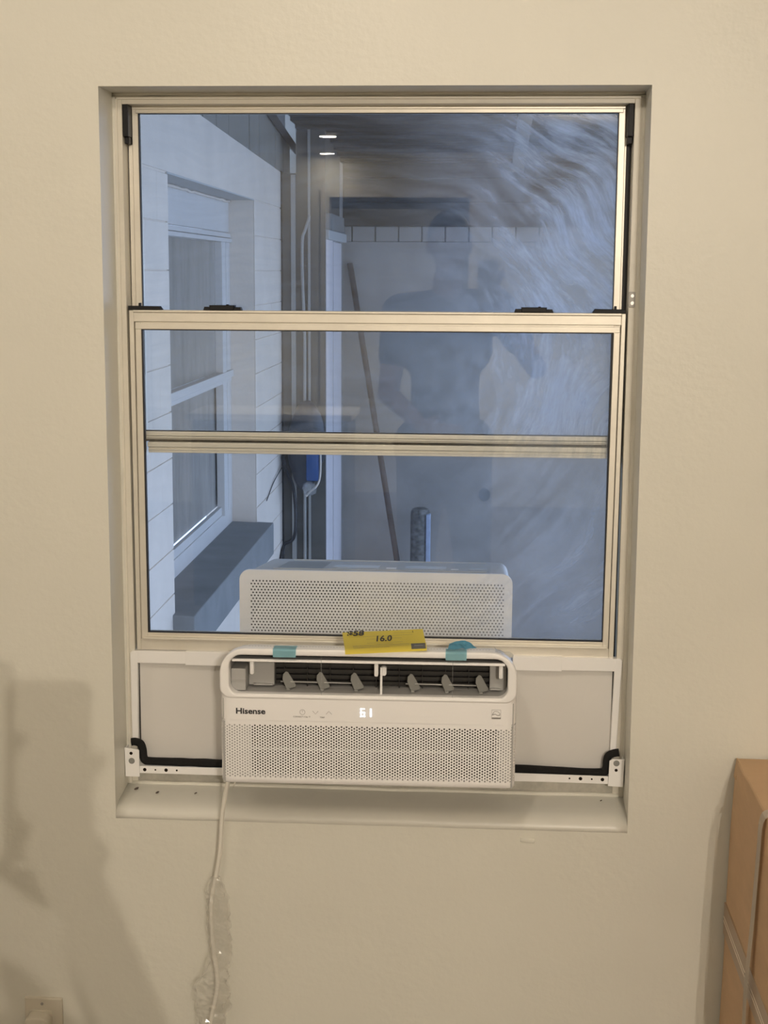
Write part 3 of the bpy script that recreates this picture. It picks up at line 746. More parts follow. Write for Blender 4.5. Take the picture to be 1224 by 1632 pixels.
foam([(-0.4640, 0.088, 0.7525), (-0.4565, 0.0888, 0.7530), (-0.4465, 0.0888, 0.7490), (-0.4425, 0.0888, 0.7370), (-0.4415, 0.0888, 0.7240), (-0.4375, 0.0888, 0.7165), (-0.4270, 0.0888, 0.7150), (-0.38, 0.0888, 0.7147), (-0.34, 0.0888, 0.7145), (-0.30, 0.0888, 0.7140), (-0.262, 0.0888, 0.7140)],
     'black foam sealing strip along the bottom of the left filler panel')
foam([(0.268, 0.0888, 0.7195), (0.31, 0.0888, 0.7190), (0.35, 0.0888, 0.7180), (0.40, 0.0888, 0.7165), (0.425, 0.0888, 0.7160), (0.4370, 0.0888, 0.7180), (0.4415, 0.0888, 0.7260), (0.4420, 0.0888, 0.7400), (0.4450, 0.0888, 0.7500), (0.4540, 0.0888, 0.7550), (0.4640, 0.088, 0.7570)],
     'black foam sealing strip along the bottom of the right filler panel')
def bracket(L):
    e = empty('mounting_rail', ((-0.36 if L else 0.36), 0.08, 0.69), 'white metal mounting rail with screw holes, %s of the air conditioner' % ('left' if L else 'right'), 'bracket', 'mounting rails under the filler panels')
    def fp(name, bm, m):
        o = link(name, bm, m, e); o.matrix_parent_inverse = Matrix.Translation(-e.location); return o
    if L:
        bm = bmesh.new(); prism(bm, [(-0.4480, 0.6945), (-0.262, 0.6935), (-0.262, 0.7085), (-0.4480, 0.7085)], 0.078, 0.080, 0.0004); box(bm, -0.448, -0.262, 0.080, 0.100, 0.6935, 0.6955); fp('rail', bm, 'white')
        bm = bmesh.new(); prism(bm, [(-0.4735, 0.688), (-0.4465, 0.688), (-0.4465, 0.7400), (-0.4485, 0.7420), (-0.4745, 0.7455)], 0.074, 0.077, 0.0005); box(bm, -0.4735, -0.4715, 0.077, 0.100, 0.688, 0.745); fp('end_plate', bm, 'white')
        H = [(-0.4619, 0.7344, .0031, .0738), (-0.4610, 0.7194, .0060, .0738), (-0.4370, 0.7013, .0034, .0778), (-0.4163, 0.7014, .0017, .0778), (-0.3956, 0.7014, .0034, .0778), (-0.3749, 0.7014, .0019, .0778)]
    else:
        bm = bmesh.new(); prism(bm, [(0.262, 0.7000), (0.4460, 0.6980), (0.4460, 0.7130), (0.262, 0.7145)], 0.078, 0.080, 0.0004); box(bm, 0.262, 0.446, 0.080, 0.100, 0.698, 0.700); fp('rail', bm, 'white')
        bm = bmesh.new(); prism(bm, [(0.4440, 0.6955), (0.4718, 0.6940), (0.4732, 0.7480), (0.4505, 0.7480), (0.4455, 0.7440)], 0.074, 0.077, 0.0005); box(bm, 0.4700, 0.4722, 0.077, 0.100, 0.695, 0.747); fp('end_plate', bm, 'white')
        H = [(0.4585, 0.7403, .0058, .0738), (0.4583, 0.7268, .0029, .0738), (0.3722, 0.7071, .0017, .0778), (0.3927, 0.7071, .0034, .0778), (0.4138, 0.7068, .0017, .0778), (0.4337, 0.7065, .0034, .0778)]
    for x, z, r, y in H:
        bm = bmesh.new(); disc(bm, (x, z), r, y, y+0.001, 18)
        h = fp('screw_hole', bm, 'filter' if r != .0060 and r != .0058 else 'vane')
bracket(True); bracket(False)

# ------------------------------------------------------------------ tapes, yellow card
def patch(name, lab, quad, m, cat, th=0.0004, sub=8, wr=0.0):
    """thin sheet over a bilinear quad"""
    a, b, c, d = [Vector(p) for p in quad]; bm = bmesh.new(); g = []
    nrm = (b-a).cross(d-a).normalized()
    for i in range(sub+1):
        row = []
        for j in range(sub+1):
            u, v = i/sub, j/sub
            p = (a*(1-u)+b*u)*(1-v)+(d*(1-u)+c*u)*v
            if wr: p = p+nrm*wr*noise.noise(p*90)
            row.append(bm.verts.new(p))
        g.append(row)
    for i in range(sub):
        for j in range(sub): f = bm.faces.new((g[i][j], g[i+1][j], g[i+1][j+1], g[i][j+1]))
    r = bmesh.ops.solidify(bm, geom=bm.faces[:], thickness=th)
    o = link(name, bm, m); 
    if cat: tag(o, lab, cat)
    return o
def tape(x0, x1, lab):
    bm = bmesh.new(); pr = [(-0.0945, 0.9755), (-0.0947, 0.9868), (-0.0925, 0.9897), (-0.0885, 0.9907), (-0.0700, 0.9905), (-0.0690, 0.9885)]; pv = None
    for y, z in pr:
        c = [bm.verts.new((x, y, z+(x-AX)*0.0045)) for x in (x0, x1)]
        if pv: f = bm.faces.new((pv[0], pv[1], c[1], c[0]))
        pv = c
    bmesh.ops.solidify(bm, geom=bm.faces[:], thickness=-0.0002)
    return tag(link('blue_tape', bm, 'bluetape'), lab, 'tape', 'blue film tapes on the air conditioner')
tape(-0.1635, -0.1230, 'blue film tape on the left of the air conditioner top edge')
t2 = tape(0.1405, 0.1770, 'crumpled blue film tape right of the yellow card on the air conditioner')
o = patch('loose_end', None, [(0.1440, -0.0780, 0.9925), (0.1950, -0.0700, 0.9935), (0.1740, -0.0550, 1.0035), (0.1460, -0.0600, 0.9990)], 'bluetape2', None, wr=0.004)
o.parent = t2
# yellow energy card lying back on the top edge against the sash
def cardpt(u, v, h=0.0009):
    x = (-0.0351*(1-v)+-0.0500*v)*(1-u)+(0.1075*(1-v)+0.0960*v)*u
    q = min(1, v/0.14)
    L_ = 0.9838+0.0132*v+0.0056*q*(2-q)*(1-0.8*v)
    return Vector((x, -0.0990+0.0030*u+0.1000*v, L_+0.0095*u+h))
ca, cb_, cdd = cardpt(0, 0), cardpt(1, 0), cardpt(0, 1)
def cardgrid(name, u0, u1, v0, v1, h, m, nu=2, nv=2, th=0.0002):
    bm = bmesh.new(); g = [[bm.verts.new(cardpt(u0+(u1-u0)*i/nu, v0+(v1-v0)*j/nv, h)) for j in range(nv+1)] for i in range(nu+1)]
    for i in range(nu):
        for j in range(nv): bm.faces.new((g[i][j], g[i+1][j], g[i+1][j+1], g[i][j+1]))
    bmesh.ops.solidify(bm, geom=bm.faces[:], thickness=th); return link(name, bm, m)
card = tag(cardgrid('energy_guide_card', 0, 1, 0, 1, 0.0, 'yellow', 8, 24, 0.0005), 'yellow energy card lying on top of the air conditioner', 'card')
def cardtext(name, s, u, v, size, m, sx, sz, bold=0.0):
    p = cardpt(u, v); ex = (cb_-ca).normalized(); ez = (cdd-ca); ez = (ez-ex*ez.dot(ex)).normalized(); en = ex.cross(ez)
    o = text_obj(name, s, size, (0, 0, 0.0), m, sx=1, rot=(0, 0, 0), bold=bold, align='CENTER')
    R = Matrix((ex*sx, ez*sz, en)).transposed().to_4x4(); R.translation = p
    o.data.transform(R); o.parent = card; return o
def cardbar(name, u0, u1, v0, v1, m):
    o = cardgrid(name, u0, u1, v0, v1, 0.0008, m, 4, 6, 0.0001); o.parent = card; return o
cardtext('printed_number', '16.0', 0.485, 0.42, 0.036, 'ink', 0.50, 1.0, 0.0006)
cardtext('printed_price', '$58', 0.155, 0.78, 0.036, 'ink', 0.55, 0.9, 0.0012)
for (u0, u1, v) in ((0.10, 0.86, 0.70), (0.28, 0.72, 0.34), (0.28, 0.72, 0.55), (0.10, 0.80, 0.235), (0.10, 0.80, 0.20), (0.10, 0.80, 0.15), (0.11, 0.55, 0.115), (0.40, 0.60, 0.27), (0.62, 0.86, 0.83)):
    cardbar('printed_line', u0, u1, v, v+0.006, 'inkgrey')
cardbar('printed_line', 0.868, 0.873, 0.80, 0.90, 'ink')
cardbar('energy_logo', 0.815, 0.99, 0.03, 0.22, 'vane')
cardbar('logo_swoosh', 0.85, 0.96, 0.10, 0.13, 'soffit')
# shiny crumpled film at the right top corner of the unit
patch('clear_film', 'crumpled clear film curling off the top right corner of the air conditioner',
      [(0.2270, -0.084, 0.9905), (0.2560, -0.084, 0.9740), (0.2590, -0.066, 0.9800), (0.2250, -0.066, 0.9960)], 'clear', 'film', wr=0.006, sub=12)

# ------------------------------------------------------------------ clear bag round the cord
bm = bmesh.new(); rows = []
prof = [(0.545, -0.2795, 0.008), (0.533, -0.2785, 0.013), (0.515, -0.2780, 0.019), (0.49, -0.2755, 0.021), (0.46, -0.2735, 0.021), (0.43, -0.2730, 0.021), (0.40, -0.2720, 0.019), (0.38, -0.2740, 0.020), (0.355, -0.2800, 0.025), (0.33, -0.2865, 0.031), (0.30, -0.2905, 0.033), (0.275, -0.2900, 0.031), (0.25, -0.2900, 0.026), (0.20, -0.292, 0.030), (0.12, -0.28, 0.035), (0.05, -0.27, 0.03)]
pp = spline([(a, b, c) for a, b, c in prof], 5)
for q in pp:
    z, cx, rr = q
    row = []
    for k in range(24):
        a = 2*PI*k/24; cr = 1+0.30*noise.noise(Vector((math.cos(a)*1.6, math.sin(a)*1.6, z*38)))+0.34*noise.noise(Vector((math.cos(a)*4, math.sin(a)*4, z*90)))
        row.append(bm.verts.new((cx+rr*cr*math.cos(a), -0.049+0.62*rr*cr*math.sin(a), z)))
    rows.append(row)
for A_, B_ in zip(rows, rows[1:]):
    for k in range(24): bm.faces.new((A_[k], A_[(k+1) % 24], B_[(k+1) % 24], B_[k]))
tag(link('plastic_bag', bm, 'bag'), 'crinkled clear plastic bag wrapped around the hanging white power cord', 'bag')

# ------------------------------------------------------------------ cardboard box at the right
e = empty('cardboard_box', (0.85, -0.35, 0.0), 'tall brown cardboard box with a white strap standing at the right edge against the wall', 'box')
def cp(name, bm, m, parent=None, sm=False):
    o = link(name, bm, m, parent or e, smooth=sm)
    if not parent: o.matrix_parent_inverse = Matrix.Translation(-e.location)
    return o
T = bmesh.new(); box(T, 0.668, 1.16, -0.46, -0.012, 0.0, 0.790, 0.006, 3)
bmesh.ops.subdivide_edges(T, edges=T.edges[:], cuts=5, use_grid_fill=True)
for v in T.verts:
    d = noise.noise_vector(v.co*3.0)*0.006; v.co += Vector((d.x, d.y*0.3 if v.co.y > -0.1 else d.y, d.z if v.co.z > 0.1 else 0))
    if v.co.x < 0.70: v.co.x += -0.008+(0.79-v.co.z)*-0.012 + 0.006*math.exp(-((v.co.z-0.74)/0.05)**2)
    if v.co.z > 0.72 and v.co.y > -0.10: v.co.z -= 0.006
cp('box_body', T, 'cardboard', sm=True)
cp('packing_tape', B(0.6535, 0.6600, -0.455, -0.014, 0.452, 0.512, 0.0008), 'cardtape')
for z in (0.4760, 0.4840): cp('tape_edge', B(0.6528, 0.6550, -0.455, -0.014, z, z+0.0016, 0.0003), 'strap')
bm = bmesh.new()
pts = [(0.80, -0.30, 0.7935), (0.70, -0.303, 0.7935), (0.673, -0.304, 0.793), (0.656, -0.304, 0.780), (0.6530, -0.3035, 0.72), (0.6490, -0.302, 0.60), (0.6450, -0.295, 0.50), (0.6450, -0.2915, 0.46), (0.6450, -0.289, 0.35), (0.640, -0.286, 0.0)]
g = [(bm.verts.new((x, y-0.015, z)), bm.verts.new((x, y+0.015, z))) for x, y, z in [tuple(p) for p in spline(pts, 4)]]
for a, b in zip(g, g[1:]): bm.faces.new((a[0], a[1], b[1], b[0]))
bmesh.ops.solidify(bm, geom=bm.faces[:], thickness=0.0045)
cp('strap', bm, 'strap')
# torn flap corner at top left
bm = bmesh.new(); prism(bm, [(0.660, 0.752), (0.668, 0.748), (0.673, 0.783), (0.664, 0.786)], -0.035, -0.013, 0.001)
cp('torn_corner', bm, 'cardboard')

# ------------------------------------------------------------------ outlet with adapter
e2 = empty('wall_outlet', (-0.624, 0, 0.21), 'ivory wall outlet plate low on the wall at the left edge', 'outlet')
def op(name, bm, m, par=None, sm=False):
    o = link(name, bm, m, par or e2, smooth=sm)
    if not par: o.matrix_parent_inverse = Matrix.Translation(-e2.location)
    return o
bm = bmesh.new(); prism(bm, rrect(-0.6610, -0.5874, 0.150, 0.2685, 0.0025, 4), -0.0055, 0.0, 0.0028); op('outlet_plate', bm, 'ivory')
bm = bmesh.new(); disc(bm, (-0.6265, 0.2565), 0.0028, -0.0068, -0.005, 14); box(bm, -0.6269, -0.6261, -0.0071, -0.0066, 0.2542, 0.2588); op('plate_screw', bm, 'inkgrey')
bm = bmesh.new(); prism(bm, rrect(-0.6520, -0.6070, 0.195, 0.2440, 0.006, 4), -0.0075, -0.004, 0.001); op('socket_face', bm, 'ivory')
bm = bmesh.new(); prism(bm, rrect(-0.6530, -0.6085, 0.165, 0.2420, 0.011, 6), -0.035, -0.0075, 0.004)
tag(link('plug_adapter', bm, 'ivory', smooth=True), 'ivory rounded plug adapter plugged into the outlet at the bottom left', 'adapter')

# ------------------------------------------------------------------ OUTDOORS: courtyard seen through the panes
XL = -1.103
ow = empty('wall_courtyard', (XL, 5, -1.25), 'white painted block wall of the courtyard on the left', kind='structure')
def wp(par, name, bm, m, sm=False):
    o = link(name, bm, m, par, smooth=sm); o.matrix_parent_inverse = Matrix.Translation(-par.location); return o
Y0w, Y1w, YwA, YwB = 1.0, 6.96, 3.53, 5.86
wp(ow, 'wall_core', (lambda bm: (box(bm, XL-0.30, XL-0.006, Y0w, YwA+.002, -1.25, 2.3), box(bm, XL-0.30, XL-0.006, YwB-.002, Y1w, -1.25, 2.27), box(bm, XL-0.30, XL-0.006, YwA, YwB, -1.25, 0.10), bm)[-1])(bmesh.new()), 'block')
# painted blocks, each its own piece; heights follow the 0.195 m courses
def blk(y0, y1, z0, z1):
    bm = bmesh.new(); g = 0.0022
    box(bm, XL-0.05, XL+random.uniform(-0.0008, 0.0008), y0+g*.5, y1-g*.5, z0+g, z1-g, 0.0018, 1); return bm
zc = 0.475-0.195*8
k = 0
while zc < 2.02:
    z1 = min(zc+0.195, 2.045)
    for a, b in ((Y0w, YwA), (YwB, Y1w)):
        if a == Y0w:
            n_ = 6 if k % 2 else 5; st = (b-a)/6
            ys = [a+st*i+(st/2 if (k % 2 and 0 < i < 6) else 0) for i in range(7)]
        else: ys = [a, a+0.40, a+0.80, b] if k % 2 else [a, a+0.62, b]
        if k % 2 and a != Y0w: ys = [a, b]
        for y0, y1 in zip(ys, ys[1:]): wp(ow, 'block', blk(y0, y1, zc, z1), 'block')
    if z1 < 0.16:
        for i in range(6): wp(ow, 'block', blk(YwA+(YwB-YwA)*i/6, YwA+(YwB-YwA)*(i+1)/6, zc, z1), 'block')
    zc += 0.195; k += 1
bm = bmesh.new(); prism_pts = [(Y0w, 2.046), (Y1w, 1.995+0.046), (Y1w, 2.262), (4.17, 2.345), (Y0w, 2.44)]
T = bmesh.new()
a = [T.verts.new((XL, y, z)) for y, z in prism_pts]; b = [T.verts.new((XL-0.30, y, z)) for y, z in prism_pts]
T.faces.new(a); T.faces.new(list(reversed(b)))
for i in range(5): T.faces.new((a[i], b[i], b[(i+1) % 5], a[(i+1) % 5]))
bmesh.ops.recalc_face_normals(T, faces=T.faces[:])
wp(ow, 'lintel', T, 'block')
# recessed reveal of the courtyard window
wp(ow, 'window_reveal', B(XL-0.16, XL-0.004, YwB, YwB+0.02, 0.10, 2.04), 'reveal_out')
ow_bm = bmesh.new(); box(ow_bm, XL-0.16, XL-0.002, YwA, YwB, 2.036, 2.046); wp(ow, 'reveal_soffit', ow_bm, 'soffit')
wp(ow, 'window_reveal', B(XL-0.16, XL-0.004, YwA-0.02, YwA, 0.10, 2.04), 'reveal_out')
bm = bmesh.new(); box(bm, XL-0.16, XL+0.095, YwA-0.05, YwB+0.02, 0.005, 0.195, 0.006)
for v in bm.verts:
    if v.co.z > 0.1: v.co.z += (XL-v.co.x)*0.03
wp(ow, 'outdoor_sill', bm, 'sill_out')
# door casing strip at the wall's far corner
wp(ow, 'corner_strip', B(XL-0.004, XL+0.010, Y1w-0.002, Y1w+0.03, -1.25, 2.27), 'black')
# the courtyard window
w2 = empty('window_2', (-1.25, 4.7, 0.2), 'white framed courtyard window with a raised middle rail in the left wall', kind='structure')
XW = -1.25
fb = bmesh.new(); box(fb, XW-0.03, XW, YwA, YwB, 1.855, 2.025, 0.004); wp(w2, 'valance_board', fb, 'winframe')
fb = bmesh.new(); box(fb, XW-0.03, XW+0.018, YwA, YwB, 1.800, 1.822, 0.003); box(fb, XW-0.03, XW+0.010, YwA, YwB, 1.826, 1.850, 0.003); wp(w2, 'head_rail', fb, 'winframe')
fb = bmesh.new(); box(fb, XW-0.03, XW+0.004, 5.74, YwB, 0.28, 1.80, 0.003); box(fb, XW-0.03, XW+0.014, 5.55, 5.66, 0.28, 1.80, 0.003); box(fb, XW-0.03, XW+.002, YwA, YwA+.1, 0.28, 1.8, 0.003); wp(w2, 'side_stile', fb, 'winframe')
fb = bmesh.new(); box(fb, XW-0.03, XW+0.020, YwA, YwB-0.0, 1.045, 1.085, 0.003); box(fb, XW-0.03, XW+0.008, YwA, YwB, 1.02, 1.043, 0.002); wp(w2, 'middle_rail', fb, 'winframe')
fb = bmesh.new(); box(fb, XW-0.03, XW+0.002, YwA, YwB, 0.195, 0.285, 0.003); box(fb, XW-0.03, XW-0.004, YwA, YwB, 0.285, 0.33, 0.003); wp(w2, 'bottom_rail', fb, 'winframe')
wp(w2, 'window_pane', B(XW-0.035, XW-0.028, YwA, YwB, 1.085, 1.80), 'winglassd'); wp(w2, 'window_pane', B(XW-0.045, XW-0.038, YwA, YwB, 0.33, 1.045), 'winglassd')
# ragged white caulk under the soffit
bm = bmesh.new(); P = []
for i in range(60):
    y = YwA+0.1+(YwB-YwA-0.1)*i/59; P.append((XW+0.006, y, 2.027+0.006*noise.noise(Vector((y*9, 0, 0)))))
tube(bm, P, [0.006+0.006*abs(noise.noise(Vector((0, p[1]*14, 0)))) for p in P], 6); wp(w2, 'ragged_caulk', bm, 'block')
# vertical siding boards above the wall, tops cut along the roof slope
sd = empty('board_siding', (XL, 5.5, 2.3), 'grey vertical board siding above the white courtyard wall', 'siding')
y = 7.45; bw = 0.345
while y > 2.2:
    ya, yb = y-bw+0.008, y-0.004
    zl = lambda q: 2.347-(q-4.17)*0.0290
    zt = lambda q: min(3.2, 2.571-(q-6.42)*0.103 if q > 6.0 else 2.614+(6.0-q)*0.10)
    T = bmesh.new(); pts = [(ya, zl(ya)), (yb, zl(yb)), (yb, zt(yb)), (ya, zt(ya))]; jx = random.uniform(-0.003, 0.003)
    a = [T.verts.new((XL-0.004+jx, p, z)) for p, z in pts]; b = [T.verts.new((XL-0.03+jx, p, z)) for p, z in pts]
    T.faces.new(a); T.faces.new(list(reversed(b)))
    for i in range(4): T.faces.new((a[i], b[i], b[(i+1) % 4], a[(i+1) % 4]))
    bmesh.ops.recalc_face_normals(T, faces=T.faces[:]); wp(sd, 'siding_board', T, 'siding'); y -= bw
bm = bmesh.new(); tube(bm, [(XL+0.012, 2.2, 2.99), (XL+0.012, 7.62, 2.452)], 0.030, 4, sm=False); wp(sd, 'rake_trim', bm, 'darkwood')
wp(sd, 'backing_board', B(XL-0.06, XL-0.034, 2.2, 7.45, 2.46, 2.9), 'darkwood')
# ceiling of dark boards over the courtyard, each board a piece
cl = empty('ceiling_carport', (0.6, 5, 2.5), 'dark weathered board ceiling over the courtyard', kind='structure')
yy = 0.4; i = 0
while yy < 8.3:
    z = 2.98-(yy-2.2)*0.0975 if yy > 2.2 else 2.98
    bm = bmesh.new(); box(bm, -1.0, 2.05, yy, yy+0.235, z, z+0.03, 0.003, 1)
    wp(cl, 'ceiling_board', bm, 'darkwood'); yy += 0.24; i += 1
bm = bmesh.new(); T = bmesh.new(); box(T, -1.0, 2.08, 0.26, 8.6, 0, 0.03)
for v in T.verts: v.co.z += 3.03-(v.co.y-2.2)*0.0975
merge(bm, T); wp(cl, 'roof_deck', bm, 'darkwood')
T = bmesh.new(); box(T, 0.378, 0.462, 2.0, 8.15, 0, 0.05)
for v in T.verts: v.co.z += 2.92-(v.co.y-2.2)*0.0975
wp(cl, 'pale_batten', T, 'trimgrey')
# far wall: grey plaster, a row of bare blocks on top, dark header over it
fw = empty('wall_far', (0.4, 8.3, -1.25), 'grey plastered far wall of the courtyard with a row of bare blocks on top', kind='structure')
FYW = 8.25
wp(fw, 'plaster_face', B(-1.3, 1.9, FYW, FYW+0.2, -1.25, 1.853), 'plaster')
x = -0.93
for i in range(17):
    bm = bmesh.new(); box(bm, x+0.004, x+0.162, FYW+0.006+random.uniform(0, .004), FYW+0.15, 1.856, 1.962, 0.003, 1); wp(fw, 'block', bm, 'plaster'); x += 0.1685
wp(fw, 'mortar_back', B(-0.93, 1.9, FYW+0.012, FYW+0.19, 1.853, 1.965), 'browngrey')
for i in range(3):
    bm = bmesh.new(); box(bm, -0.93, 1.9, FYW-0.03+0.006*i, FYW+0.15, 1.964+i*0.17, 1.964+(i+1)*0.17-0.004, 0.003, 1); wp(fw, 'header_board', bm, 'darkwood')
bm = bmesh.new(); disc(bm, (0.2238, 0.02), 0.042, FYW-0.004, FYW+0.01, 20, rz=0.05); wp(fw, 'wall_patch', bm, 'sill_out')
# return wall facing the window, with trims, conduit, white door beyond it
rw = empty('wall_return', (-0.95, 7.0, -1.25), 'narrow wall toned dark brown grey for its shade, between the white block wall and the pale door', kind='structure')
wp(rw, 'wall_core', B(XL-.2, -1.005, 6.965, 7.02, -1.25, 2.255), 'browngrey'); wp(rw, 'wall_core', B(-1.005, -0.820, 6.965, 7.02, -1.25, 2.64), 'browngrey')
wp(rw, 'gable_panel', B(-1.6, -0.95, 7.70, 7.73, 2.2, 3.3), 'siding')
wp(rw, 'pale_trim', B(-1.037, -1.008, 6.945, 6.97, -1.25, 2.245, 0.002), 'trimgrey'); wp(rw, 'pale_trim', B(-0.929, -0.914, 6.945, 6.97, -1.25, 2.62, 0.002), 'trimgrey')
bm = bmesh.new(); tube(bm, spline([(-0.915, 6.94, 1.99), (-0.945, 6.94, 1.90), (-0.962, 6.94, 1.84), (-0.963, 6.94, 1.60), (-0.950, 6.94, 1.20), (-0.952, 6.94, 0.6), (-0.952, 6.94, -1.2)], 6), 0.010, 8); wp(rw, 'conduit', bm, 'trimgrey', True)
d1 = empty('door_1', (-0.82, 7.5, -1.25), 'pale lilac white door leaf seen edge-on beyond the return wall', kind='structure')
wp(d1, 'door_leaf', B(-0.86, -0.818, 7.021, 7.44, -1.25, 1.845, 0.002), 'doorblue'); wp(d1, 'door_leaf', B(-0.86, -0.814, 7.47, 8.00, -1.25, 1.835, 0.002), 'doorblue')
wp(d1, 'door_seam', B(-0.86, -0.822, 7.44, 7.47, -1.25, 1.84), 'darkwood')
wp(d1, 'door_head', B(-0.86, -0.800, 7.021, 8.25, 1.845, 1.905, 0.003), 'soffit'); wp(d1, 'head_panel', B(-0.86, -0.815, 7.35, 8.25, 1.905, 2.02, 0.002), 'sill_out')
wp(d1, 'side_wall', B(-0.87, -0.826, 8.0, 8.25, -1.25, 2.4), 'plaster'); wp(d1, 'side_wall', B(-0.87, -0.828, 7.02, 8.25, 2.02, 2.6), 'browngrey')
# pole leaning on the far wall
bm = bmesh.new(); tube(bm, [(-0.262, 7.86, -1.235), (-0.772, 8.21, 1.70)], 0.021, 10)
tag(link('wooden_pole', bm, 'pole'), 'long brown wooden pole leaning against the grey far wall outside', 'pole')
# short mottled post with a rounded top
pe = empty('concrete_post', (-0.235, 7.95, -1.25), 'short mottled post with rounded top standing before the far wall', 'post')
bm = bmesh.new(); tube(bm, [(-0.235, 7.95, -1.25), (-0.235, 7.95, -0.10), (-0.235, 7.95, -0.065), (-0.235, 7.95, -0.045), (-0.235, 7.95, -0.035)], [0.072, 0.072, 0.069, 0.058, 0.03], 16); wp(pe, 'post_shaft', bm, 'post', True)
bm = bmesh.new(); box(bm, -0.192, -0.160, 7.875, 7.95, -1.25, -0.075, 0.006); wp(pe, 'lit_side_strip', bm, 'postlit')  # pale strip paints the daylight on the post's right side
# hanging bag with a blue container
he = empty('hanging_bag', (-0.93, 6.85, 0.27), 'dark plastic bag with a blue container hanging by the far corner outside', 'bag')
T = bmesh.new(); bmesh.ops.create_uvsphere(T, u_segments=20, v_segments=16, radius=1)
for v in T.verts:
    w_ = 1-0.45*max(0, -v.co.z)**2; v.co = Vector((-0.925+0.125*w_*v.co.x+(0.02*v.co.z if v.co.z < 0 else 0), 6.86+0.055*v.co.y, 0.52+0.30*v.co.z)); v.co += noise.noise_vector(v.co*14)*0.012
for f in T.faces: f.smooth = True
wp(he, 'bag_body', T, 'bagdark')
bm = bmesh.new(); box(bm, -0.925, -0.845, 6.775, 6.83, 0.31, 0.60, 0.012); wp(he, 'blue_container', bm, 'blue', True)
bm = bmesh.new(); tube(bm, spline([(-0.835, 6.79, 0.62), (-0.832, 6.79, 0.38), (-0.85, 6.79, 0.29), (-0.90, 6.79, 0.24), (-0.925, 6.79, 0.21)], 6), 0.006, 6); wp(he, 'clear_strap', bm, 'block')
T = bmesh.new(); bmesh.ops.create_icosphere(T, subdivisions=2, radius=0.045)
for v in T.verts: v.co += noise.noise_vector(v.co*60)*0.016; v.co += Vector((-0.905, 6.79, 0.262))
wp(he, 'crumpled_tail', T, 'clear')
# black cable loop
bm = bmesh.new(); tube(bm, spline([(-1.02, 6.90, 0.50), (-1.085, 6.90, 0.46), (-1.075, 6.90, 0.38), (-1.02, 6.88, 0.25), (-1.005, 6.88, 0.05), (-1.02, 6.88, -0.08), (-1.085, 6.88, -0.12)], 8), 0.011, 8)
tube(bm, spline([(-1.085, 6.88, -0.12), (-1.10, 6.80, -0.2), (-1.095, 6.3, -0.36), (-1.09, 6.0, -0.6), (-1.09, 5.9, -1.2)], 6), 0.007, 8)
tube(bm, spline([(-1.08, 6.88, -0.13), (-1.085, 6.7, -0.25), (-1.08, 6.45, -0.42), (-1.08, 6.3, -0.7), (-1.08, 6.25, -1.2)], 6), 0.007, 8)
tube(bm, spline([(-1.085, 6.90, 0.40), (-1.095, 6.5, 0.34), (-1.095, 6.2, 0.27)], 6), 0.003, 6)
for v in bm.verts: v.co.x = max(v.co.x, XL+0.0015)
tag(link('black_cable', bm, 'cable'), 'black cable looped beside the corner of the white block wall outside', 'cable')
struct(link('ground', B(-4, 8, 0.26, 12, -1.3, -1.25), 'ground'))

# ------------------------------------------------------------------ BEHIND THE CAMERA: ceiling lamps, photographer, cabinet
for (x, y, pw, lab) in LAMPS:
    e3 = empty('ceiling_lamp', (x, y, CEIL), lab, 'lamp', 'ceiling lamps of the room'); globe = 'globe' in lab
    rl = 0.085 if y > -3 or globe else 0.05
    def lp(nm, bm, m, sm=False):
        o = link(nm, bm, m, e3, smooth=sm); o.matrix_parent_inverse = Matrix.Translation(-e3.location)
    bm = bmesh.new(); tube(bm, [(x, y, CEIL), (x, y, CEIL-0.012)], rl, 24); lp('lamp_housing', bm, 'lampbody')
    bm = bmesh.new()
    if globe: bmesh.ops.create_uvsphere(bm, u_segments=20, v_segments=12, radius=0.024, matrix=Matrix.Translation((x, y, CEIL-0.034)))
    else: tube(bm, [(x, y, CEIL-0.012), (x, y, CEIL-0.016)], rl*0.8, 24)
    lp('diffuser', bm, 'lampglow' if y > -6 else 'dimglow', globe)
    ld = bpy.data.lights.new('lamp_light', 'POINT' if globe or y > -3 else 'AREA'); ld.energy = pw; ld.color = WARM
    if globe: ld.shadow_soft_size = 0.010
    elif y > -3: ld.shadow_soft_size = 0.025
    else: ld.shape = 'DISK'; ld.size = 0.10
    lo = bpy.data.objects.new('lamp_light', ld); COL.objects.link(lo); lo.location = (0, 0, -0.075 if globe else (-0.08 if y > -3 else -0.02)); lo.parent = e3

def capsule(bm, a, ra, b, rb, seg=12):
    a, b = Vector(a), Vector(b); d = (b-a); L_ = d.length
    if L_ < 1e-5: return
    q = d.to_track_quat('Z', 'Y'); T = bmesh.new()
    rings_ = []
    for t in range(-5, 1): ang = t/5*PI/2; rings_.append((ra*math.sin(ang), ra*math.cos(ang)+1e-5))
    for t in range(0, 6): ang = t/5*PI/2; rings_.append((L_+rb*math.sin(ang), rb*math.cos(ang)+1e-5))
    R_ = [[T.verts.new((r*math.cos(2*PI*k/seg), r*math.sin(2*PI*k/seg), z)) for k in range(seg)] for z, r in rings_]
    for A, B2 in zip(R_, R_[1:]):
        for k in range(seg): T.faces.new((A[k], A[(k+1) % seg], B2[(k+1) % seg], B2[k]))
    T.faces.new(list(reversed(R_[0]))); T.faces.new(R_[-1])
    merge(bm, T, 0, Matrix.LocRotScale(a, q, None))
def ellip(bm, c, r, rot=(0, 0, 0)):
    T = bmesh.new(); bmesh.ops.create_uvsphere(T, u_segments=20, v_segments=14, radius=1)
    merge(bm, T, 0, Matrix.LocRotScale(Vector(c), Euler(rot), Vector(r)))
